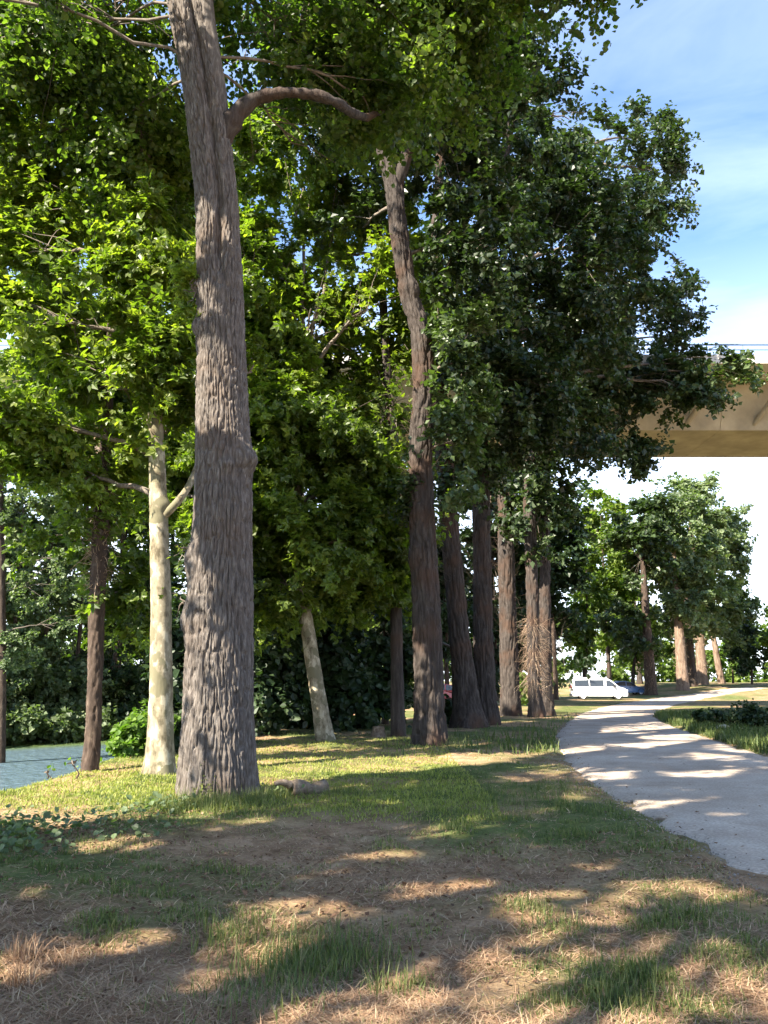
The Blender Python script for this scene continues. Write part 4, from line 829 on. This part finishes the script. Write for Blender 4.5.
def vehicle(name, label, cat, loc, rz, paint, prof, width, wheel_x, wr, glass_side, belt, tumble, lamps, door_x):
    """prof: outline (x, z) seen from the side, front at +x; glass_side: window outlines on the side"""
    o = thing(name, label, cat, (0, 0, 0)); pa = np.array(prof, float); k = len(pa)
    def hw(z): return width / 2 * (1 - tumble * max(0, z - belt) - .05 * max(0, .5 - z))
    mb = MB(); rows = []
    for s in np.linspace(-1, 1, 13):
        inset = 1 - .035 * abs(s) ** 6; cx = pa[:, 0].mean()
        zc = pa[:, 1].copy(); zc = np.where(zc > belt, zc - .06 * abs(s) ** 6, zc)
        rows.append(np.column_stack([cx + (pa[:, 0] - cx) * inset, [s * hw(z) for z in zc], zc]))
    V = np.vstack(rows); j = np.arange(k)
    q = np.vstack([np.stack([a * k + j, a * k + (j + 1) % k, (a + 1) * k + (j + 1) % k, (a + 1) * k + j], -1) for a in range(12)])
    mb.add(V, q, .5, 0, True)
    mb.add(V, [list(j[::-1])]); mb.add(V, [list(12 * k + j)])
    mb.build('body', paint, o)
    for side in (-1, 1):
        for wv in glass_side:
            mb = MB(); wv = np.array(wv, float); n = len(wv)
            a = np.column_stack([wv[:, 0], [side * (hw(z) + .004) for z in wv[:, 1]], wv[:, 1]]); b = a + np.array((0, side * .012, 0))
            jj = np.arange(n)
            mb.add(np.vstack([a, b]), np.stack([jj, (jj + 1) % n, n + (jj + 1) % n, n + jj], -1)); mb.add(b, [list(jj)]); mb.build('window', M['glass'], o)
        for wx_ in wheel_x:
            th = np.linspace(0, 2 * PI, 28, endpoint=False); yo = side * (width / 2 - .02); yi = side * (width / 2 - .24)
            mb = MB(); ring = lambda r, y: np.column_stack([wx_ + r * np.cos(th), np.full(28, y), wr + r * np.sin(th)])
            v = np.vstack([ring(wr * .62, yo - side * .01), ring(wr * .92, yo), ring(wr, yo - side * .04), ring(wr, yi), ring(wr * .6, yi)]); j2 = np.arange(28)
            mb.add(v, np.vstack([np.stack([a * 28 + j2, a * 28 + (j2 + 1) % 28, (a + 1) * 28 + (j2 + 1) % 28, (a + 1) * 28 + j2], -1) for a in range(4)]), .5, 0, True)
            wo_ = mb.build('wheel', M['rubber'], o)
            mb = MB(); v = np.vstack([ring(wr * .62, yo - side * .012), ring(wr * .5, yo - side * .04), ring(wr * .12, yo - side * .01), [(wx_, yo - side * .005, wr)]])
            mb.add(v, np.vstack([np.stack([a * 28 + j2, a * 28 + (j2 + 1) % 28, (a + 1) * 28 + (j2 + 1) % 28, (a + 1) * 28 + j2], -1) for a in range(2)]), .5, 0, True)
            mb.add(v, np.stack([56 + j2, 56 + (j2 + 1) % 28, np.full(28, 84)], -1), .5, 0, True)
            mb.build('rim', M['alloy'], wo_)
            # dark wheel arch
            mb = MB(); ta = np.linspace(-.15, PI + .15, 20); ya = side * (width / 2 + .004)
            a = np.column_stack([wx_ + (wr + .03) * np.cos(ta), np.full(20, ya), wr + (wr + .03) * np.sin(ta)]); b = np.column_stack([wx_ + (wr + .09) * np.cos(ta), np.full(20, ya), wr + (wr + .09) * np.sin(ta)])
            i2 = np.arange(19); mb.add(np.vstack([a, b]), np.stack([i2, i2 + 1, 21 + i2, 20 + i2], -1)); mb.build('wheel_arch', M['trim'], o)
        for dx in door_x:
            mb = MB(); box(mb, (dx, side * (width / 2 + .012), belt - .12), (.16, .03, .035)); mb.build('door_handle', M['trim'], o)
        fx, fz, bx_, bz = lamps
        mb = MB(); box(mb, (fx, side * (width / 2 - .22), fz), (.10, .34, .17)); mb.build('headlight', M['lamp'], o)
        mb = MB(); box(mb, (bx_, side * (width / 2 - .12), bz), (.06, .16, .34)); mb.build('tail_light', M['tail'], o)
        mb = MB(); box(mb, (glass_side[-1][0][0] + .12 if False else max(p[0] for p in glass_side[-1]) - .25, side * (width / 2 + .12), belt + .08), (.12, .2, .2)); mb.build('mirror', M['trim'], o)
    xf = max(p[0] for p in prof); xr = min(p[0] for p in prof)
    mb = MB(); box(mb, (xf - .02, 0, .42), (.10, width * .94, .2)); mb.build('bumper', M['trim'], o)
    mb = MB(); box(mb, (xr + .03, 0, .42), (.10, width * .94, .2)); mb.build('bumper', M['trim'], o)
    o.location = loc; o.rotation_euler = (0, 0, rz); return o

van_prof = [(2.46, .32), (2.50, .55), (2.44, .84), (2.22, 1.02), (1.75, 1.16), (1.10, 1.72), (.72, 1.90), (.2, 1.96), (-1.4, 1.97), (-2.25, 1.94), (-2.44, 1.80), (-2.50, 1.1), (-2.50, .5), (-2.46, .32)]
van_glass = [[(-2.2, 1.20), (-2.2, 1.72), (-.95, 1.74), (-.95, 1.20)], [(-.85, 1.20), (-.85, 1.74), (.35, 1.74), (.35, 1.20)], [(.58, 1.18), (.58, 1.72), (.92, 1.68), (1.50, 1.22), (1.50, 1.16)]]
gv = G(599, 699.5); 
vehicle('white_van', 'white passenger van with dark side windows parked beside the path', 'van', (gv[0], gv[1], float(gz_at(gv[0], gv[1])) - .01), math.radians(-7), M['white_paint'], van_prof, 1.95, (1.55, -1.5), .34, van_glass, 1.12, .12, (2.38, .80, -2.49, 1.15), (.65, -.7))
car_prof = [(2.0, .28), (2.06, .5), (1.98, .72), (1.6, .84), (.95, .95), (.35, 1.34), (-.2, 1.46), (-1.0, 1.45), (-1.65, 1.25), (-1.95, .98), (-2.02, .6), (-1.98, .28)]
car_glass = [[(-1.65, .98), (-1.45, 1.22), (-.95, 1.36), (-.35, 1.38), (-.35, .96)], [(-.27, .96), (-.27, 1.38), (.25, 1.30), (.80, .96)]]
def car(label, px, py, Y, rz, paint):
    p = P(px, py, Y); vehicle('parked_car', label, 'car', (p[0], Y, float(gz_at(p[0], Y)) - .01), math.radians(rz), M[paint], car_prof, 1.75, (1.3, -1.25), .31, car_glass, .92, .2, (1.94, .66, -1.98, .82), (.1, -.75))
car('blue car parked just beyond the nose of the white van', 626, 692, 88, 8, 'blue_paint')
car('red car seen between the trunks of the forked poplar and its neighbour', 448, 702, 66, 4, 'red_paint')
car('dark blue car in the shade left of the forked poplar trunk', 396, 704, 62, 0, 'dark_paint')

# ---------------------------------------------------------------- small things on the ground
M['log_wood'] = bark_mat('log_wood', [(.3, (.09, .065, .045)), (.55, (.19, .145, .105)), (.75, (.30, .245, .19))], (14, 14, 14), .6)
gl = G(306, 797)
lo = thing('fallen_log', 'short weathered log lying in the grass right of the big poplar', 'log', (gl[0], gl[1], float(gz_at(gl[0], gl[1]))))
mb = MB(); zc = gl[2] + .12; n = 26; t = np.linspace(0, 1, n)
pts = np.column_stack([gl[0] - .22 + t * .5, gl[1] - .1 + t * .35, np.full(n, zc) - .03 * t + .02 * np.sin(t * 7)]); rr = .105 * (1 + .14 * np.sin(t * 9) + .08 * R.normal(size=n)); rr[0] *= .75; rr[-1] *= .6
tube(mb, pts, rr, 14); mb.build('wood', M['log_wood'], lo)
mb = MB(); tube(mb, bez((gl[0] - .22, gl[1] - .15, zc + .06), (gl[0] - .42, gl[1] - .3, zc + .1), .06, 7), np.linspace(.06, .03, 7), 8); mb.build('branch_stub', M['log_wood'], lo)
gs = G(378, 737)
st = thing('tree_stump', 'low brown stump in the shade between the leaning plane and the forked poplar', 'stump', gs)
mb = MB(); trunk_mesh(mb, np.array([(gs[0], gs[1], -.05, .21), (gs[0], gs[1], .2, .17), (gs[0] + .02, gs[1], .31, .15)]), 40, 24, .03, 9, 3, .3, 3, fine=False); mb.build('wood', M['log_wood'], st)
# mooring post and rail in the water
pw = P(54, 771, 24.5)
po = thing('mooring_post', 'small weathered post with a crossbar standing in the river', 'post', (pw[0], pw[1], WATER))
mb = MB(); tube(mb, [(pw[0], pw[1], WATER - .6), (pw[0], pw[1], WATER + .5)], .07, 10); mb.build('post', M['log_wood'], po)
mb = MB(); tube(mb, [(pw[0] - 1.0, pw[1] - .05, WATER + .18), (pw[0] + 1.5, pw[1] + .2, WATER + .28)], .035, 8); mb.build('crossbar', M['log_wood'], po)

# ---------------------------------------------------------------- ground cover
def blades(pos, h, wdt, lean, mat, tint, name, label, cat):
    n = len(pos); a = R.uniform(0, 2 * PI, n); d = np.column_stack([np.cos(a), np.sin(a), np.zeros(n)]); sd = np.column_stack([-np.sin(a), np.cos(a), np.zeros(n)])
    upv = np.array((0, 0, 1.0)); c, s = np.cos(lean)[:, None], np.sin(lean)[:, None]
    m_ = pos + h[:, None] * .5 * (d * s * .7 + upv * c); tip = pos + h[:, None] * (d * s + upv * c * .9)
    V = np.stack([pos - sd * wdt[:, None], pos + sd * wdt[:, None], m_ + sd * wdt[:, None] * .8, m_ - sd * wdt[:, None] * .8, tip], 1).reshape(-1, 3)
    b = np.arange(n)[:, None] * 5; mb = MB()
    V4 = np.repeat(tint, 5)
    mb.add(V, b + np.array((0, 1, 2, 3)), V4); mb.add(np.zeros((0, 3)), np.zeros((0, 3), int)) if False else None
    # tip triangles share the vertices of the quads
    mb.f.append((b + np.array((3, 2, 4)))); mb.m.append(np.zeros(n)); mb.sm.append(np.zeros(n, bool))
    o = mb.build(name, mat); return tag(o, label, cat, None, 'stuff')
def scatter(n, y0, y1, pw=1.0, pad=1.6):
    u = R.random(n)
    y = (y0 ** -pw + u * (y1 ** -pw - y0 ** -pw)) ** (-1 / pw)
    x = R.uniform(-1, 1, n) * (.53 * y + pad); return x, y
def okland(x, y, margin=.2): return (river_in(x, y) < -margin - .9) & ~inpoly(x, y, POLY)
# green blades
x, y = scatter(620000, 2.2, 34, 1.1)
gn = greenness(x, y); tuft = fbm(x * 3.4, y * 3.4, seed=61, o=3)
k = okland(x, y) & (R.random(len(x)) < np.clip(gn * 1.0 * ss(.38, .68, tuft) + .02, 0, 1)); x, y, gn, tuft = x[k], y[k], gn[k], tuft[k]
hh = (.025 + .07 * gn * ss(.4, .8, tuft)) * R.uniform(.5, 1.4, len(x)) * (1 + .01 * y)
blades(np.column_stack([x, y, gz_at(x, y) - .005]), hh, .0022 + .0003 * y * R.uniform(.6, 1.2, len(x)), np.abs(R.normal(.35, .3, len(x))), M['grass'], np.clip(.30 + .45 * (1 - gn) + R.normal(0, .2, len(x)), 0, 1), 'green_grass', 'patchy green grass growing between the trees and the path', 'grass')
# dry straw lying about
x, y = scatter(420000, 2.2, 26, 1.2)
gn = greenness(x, y); q = fbm(x * 1.9, y * 1.9, seed=71, o=3)
k = okland(x, y, -.3) & (R.random(len(x)) < np.clip((1.05 - gn) * ss(.25, .6, q) + .1, 0, 1)); x, y = x[k], y[k]
blades(np.column_stack([x, y, gz_at(x, y) + R.uniform(0, .012, len(x))]), R.uniform(.04, .17, len(x)), .0014 + .00030 * y, np.clip(R.normal(1.45, .12, len(x)), .7, 1.57), M['straw'], np.clip(R.normal(.5, .25, len(x)), 0, 1), 'dry_grass', 'dry mown straw lying over the bare soil', 'grass')
# longer tufts seen in the foreground
def tufts(spots, name, label, mat, tint):
    X_, Y_, H_ = [], [], []
    for px, py, rx, n, h in spots:
        c = G(px, py); r = rx * c[1] / F
        X_.append(c[0] + R.normal(0, r, n)); Y_.append(c[1] + R.normal(0, r * 1.0, n)); H_.append(h * R.uniform(.4, 1.2, n))
    x, y, h = map(np.concatenate, (X_, Y_, H_)); k = okland(x, y, -.2); x, y, h = x[k], y[k], h[k]
    blades(np.column_stack([x, y, gz_at(x, y) - .01]), h, np.full(len(x), .0032), np.abs(R.normal(.55, .35, len(x))), mat, np.clip(R.normal(tint, .2, len(x)), 0, 1), name, label, 'grass')
tufts([(300, 965, 38, 900, .17), (345, 955, 28, 600, .16), (260, 1000, 34, 450, .14), (235, 940, 20, 400, .16), (560, 935, 18, 300, .12), (620, 990, 36, 500, .13), (690, 920, 34, 500, .13), (740, 975, 24, 280, .12), (650, 1010, 30, 400, .12), (400, 990, 16, 200, .14), (530, 915, 14, 260, .12),
       (200, 808, 22, 1100, .27), (252, 803, 18, 900, .24), (168, 812, 14, 500, .22), (225, 811, 24, 600, .2), (340, 797, 16, 400, .18), (285, 797, 16, 400, .2), (455, 748, 14, 240, .3), (500, 800, 40, 900, .14), (570, 790, 30, 700, .13), (470, 815, 40, 700, .13)], 'grass_tufts', 'longer green grass tufts in the foreground and round the big trunk', M['grass'], .42)
tufts([(20, 985, 7, 110, .17), (24, 962, 7, 110, .18), (60, 965, 9, 60, .12)], 'dry_grass_tufts', 'dead straw coloured tuft at the lower left of the dry ground', M['straw'], .45)
# short sunny turf on the bank
x, y = scatter(150000, 9.5, 24, .6); k = okland(x, y, -.6) & (x < 1.5) & (R.random(len(x)) < ss(10.0, 11.5, y + .15 * x)); x, y = x[k], y[k]
blades(np.column_stack([x, y, gz_at(x, y) - .005]), R.uniform(.03, .09, len(x)), np.full(len(x), .0065), np.abs(R.normal(.7, .3, len(x))), M['turf'], np.clip(R.normal(.55, .22, len(x)), 0, 1), 'bank_turf', 'short yellow green turf on the sunny river bank', 'grass')
# ivy and dead leaves along the edge of the shade
mb = MB(); mb2 = MB()
for px, py, n in ((10, 835, 150), (35, 830, 110), (-15, 850, 120), (105, 822, 40), (75, 838, 60), (150, 815, 50), (130, 840, 40), (165, 812, 50), (285, 795, 60), (20, 860, 80)):
    c = G(px, py); x = c[0] + R.normal(0, .22, n); y = c[1] + R.normal(0, .22, n); z = gz_at(x, y) + np.abs(R.normal(.07, .07, n))
    add_leaves(mb, np.column_stack([x, y, z]), unit(np.array((0, -.2, .8)) + R.normal(size=(n, 3)) * .4), .075 * R.uniform(.6, 1.3, n), np.clip(R.normal(.45, .2, n), 0, 1), BROAD)
tag(mb.build('ground_ivy', M['willow_leaf']), 'low ivy with dark leaves along the shade edge at the left', 'ivy', None, 'stuff')
for px, py, n, sx_ in ((100, 830, 900, .9), (40, 845, 600, .6), (170, 815, 300, .5), (300, 880, 900, 1.6), (120, 900, 900, 1.6), (500, 900, 700, 1.8), (640, 860, 500, .9), (420, 960, 500, 1.2)):
    c = G(px, py); x = c[0] + R.normal(0, sx_, n); y = c[1] + R.normal(0, sx_ * .6, n); k = okland(x, y); x, y = x[k], y[k]
    add_leaves(mb2, np.column_stack([x, y, gz_at(x, y) + .012]), unit(np.array((0, 0, 1)) + R.normal(size=(len(x), 3)) * .4), .033 * R.uniform(.5, 1.5, len(x)), R.random(len(x)), KITE)
n = 900; i = R.integers(40, 330, n); x = PLs[i, 0] + np.where(R.random(n) < .75, R.normal(0, .3, n), R.uniform(0, 3, n)); y = PLs[i, 1] + R.normal(0, .3, n)
add_leaves(mb2, np.column_stack([x, y, np.maximum(gz_at(x, y), macro(x, y) + .03) + .01]), unit(np.array((0, 0, 1)) + R.normal(size=(n, 3)) * .3), .036 * R.uniform(.5, 1.5, n), R.random(n), KITE)
tag(mb2.build('leaf_litter', M['litter']), 'fallen brown leaves scattered on the dry ground', 'leaves', None, 'stuff')
# gravel crumbs along the path
mb = MB(); n = 5200; i = R.integers(150 if False else 60, 330, n); side = R.random(n) < .7
ed = np.where(side[:, None], PLs[i], PRs[i]); x = ed[:, 0] + R.normal(0, .22, n); y = ed[:, 1] + R.normal(0, .22, n); s_ = R.uniform(.004, .014, n) * (1 + .5 * (R.random(n) < .06))
oc = np.array([(1, 0, 0), (-1, 0, 0), (0, 1, 0), (0, -1, 0), (0, 0, .7), (0, 0, -.7)]); fc = np.array([(0, 2, 4), (2, 1, 4), (1, 3, 4), (3, 0, 4), (2, 0, 5), (1, 2, 5), (3, 1, 5), (0, 3, 5)])
V = np.column_stack([x, y, np.maximum(gz_at(x, y), macro(x, y) * 0 - 1) + .012])[:, None] + s_[:, None, None] * oc[None] * R.uniform(.6, 1.3, (n, 6, 1))
mb.add(V.reshape(-1, 3), (np.arange(n)[:, None, None] * 6 + fc[None]).reshape(-1, 3)); tag(mb.build('gravel', plain('gravel_stone', (.21, .185, .16), .9, var=.4, vscale=20)), 'loose gravel crumbs along the edge of the path', 'gravel', None, 'stuff')
# tall grass and weeds right of the path, pale stones on its edge
x = R.normal(11.5, 3.2, 60000) + 0; y = R.uniform(19, 44, 60000); x = x + (y - 25) * .42; k = okland(x, y) & (fbm(x * .5, y * .5, seed=81) > .36); x, y = x[k], y[k]
blades(np.column_stack([x, y, gz_at(x, y) - .01]), R.uniform(.1, .4, len(x)) * (.4 + fbm(x * .6, y * .6, seed=82)), np.full(len(x), .014), np.abs(R.normal(.4, .3, len(x))), M['grass'], np.clip(R.normal(.25, .2, len(x)), 0, 1), 'tall_grass', 'rough tall grass on the verge right of the path', 'grass')
bush_tree('shrub', 'low dark bramble mound on the verge right of the path', 752, 725, 29, [E(752, 716, 29, 24, 9, .9, 16)], 'dark_leaf', .10, .35, 90, tr=.02, cat='shrub', tint=.7)
bush_tree('shrub', 'flat dark bramble left of the mound on the right verge', 715, 722, 31, [E(712, 719, 31, 20, 6, .8, 10)], 'dark_leaf', .10, .32, 80, tr=.02, cat='shrub', tint=.6)
M['stone'] = plain('pale_stone', (.55, .52, .47), .9, var=.25, vscale=9, bump=.4)
sl_ = ['pale stone on the verge right of the path, leftmost of three', 'flat pale stone on the verge between two others', 'small pale stone nearest the bramble mound']
for k, (px, py, r) in enumerate(((708, 730, .16), (722, 729, .20), (738, 731, .12))):
    c = G(px, py); mb = MB(); nu, nv = 18, 10; th = np.linspace(0, 2 * PI, nu, endpoint=False); ph = np.linspace(.05, PI - .05, nv); T, H = np.meshgrid(th, ph)
    d = np.stack([np.sin(H) * np.cos(T), np.sin(H) * np.sin(T), np.cos(H)], -1); rr = r * (.7 + .6 * noise(d[..., 0] * 1.7 + k * 9, d[..., 1] * 1.7, d[..., 2] * 1.7, 5)); V = d * rr[..., None] * np.array((1.3, .9, .6)) + np.array((c[0], c[1], float(gz_at(c[0], c[1])) + .03))
    i = np.arange(nv - 1)[:, None] * nu; j = np.arange(nu)[None]; mb.add(V.reshape(-1, 3), np.stack([i + j, i + nu + j, i + nu + (j + 1) % nu, i + (j + 1) % nu], -1).reshape(-1, 4), .5, 0, True)
    tag(mb.build('stone', M['stone']), sl_[k], 'stone')
# phrases shared by the members of each kind
GROUPS = {'poplar_tree': 'tall poplars along the path', 'plane_tree': 'plane trees near the river bank', 'evergreen_tree': 'dark evergreens in the shade behind the planes', 'lime_tree': 'leafy trees beyond the viaduct',
          'bank_tree': 'trees on the river banks', 'shrub': 'shrubs along the bank and the path', 'parked_car': 'cars parked beyond the trees', 'stone': 'pale stones on the right verge'}
for o in list(C.objects):
    k = o.name.split('.')[0]
    if o.parent is None and o.get('category') and k in GROUPS: o['group'] = GROUPS[k]
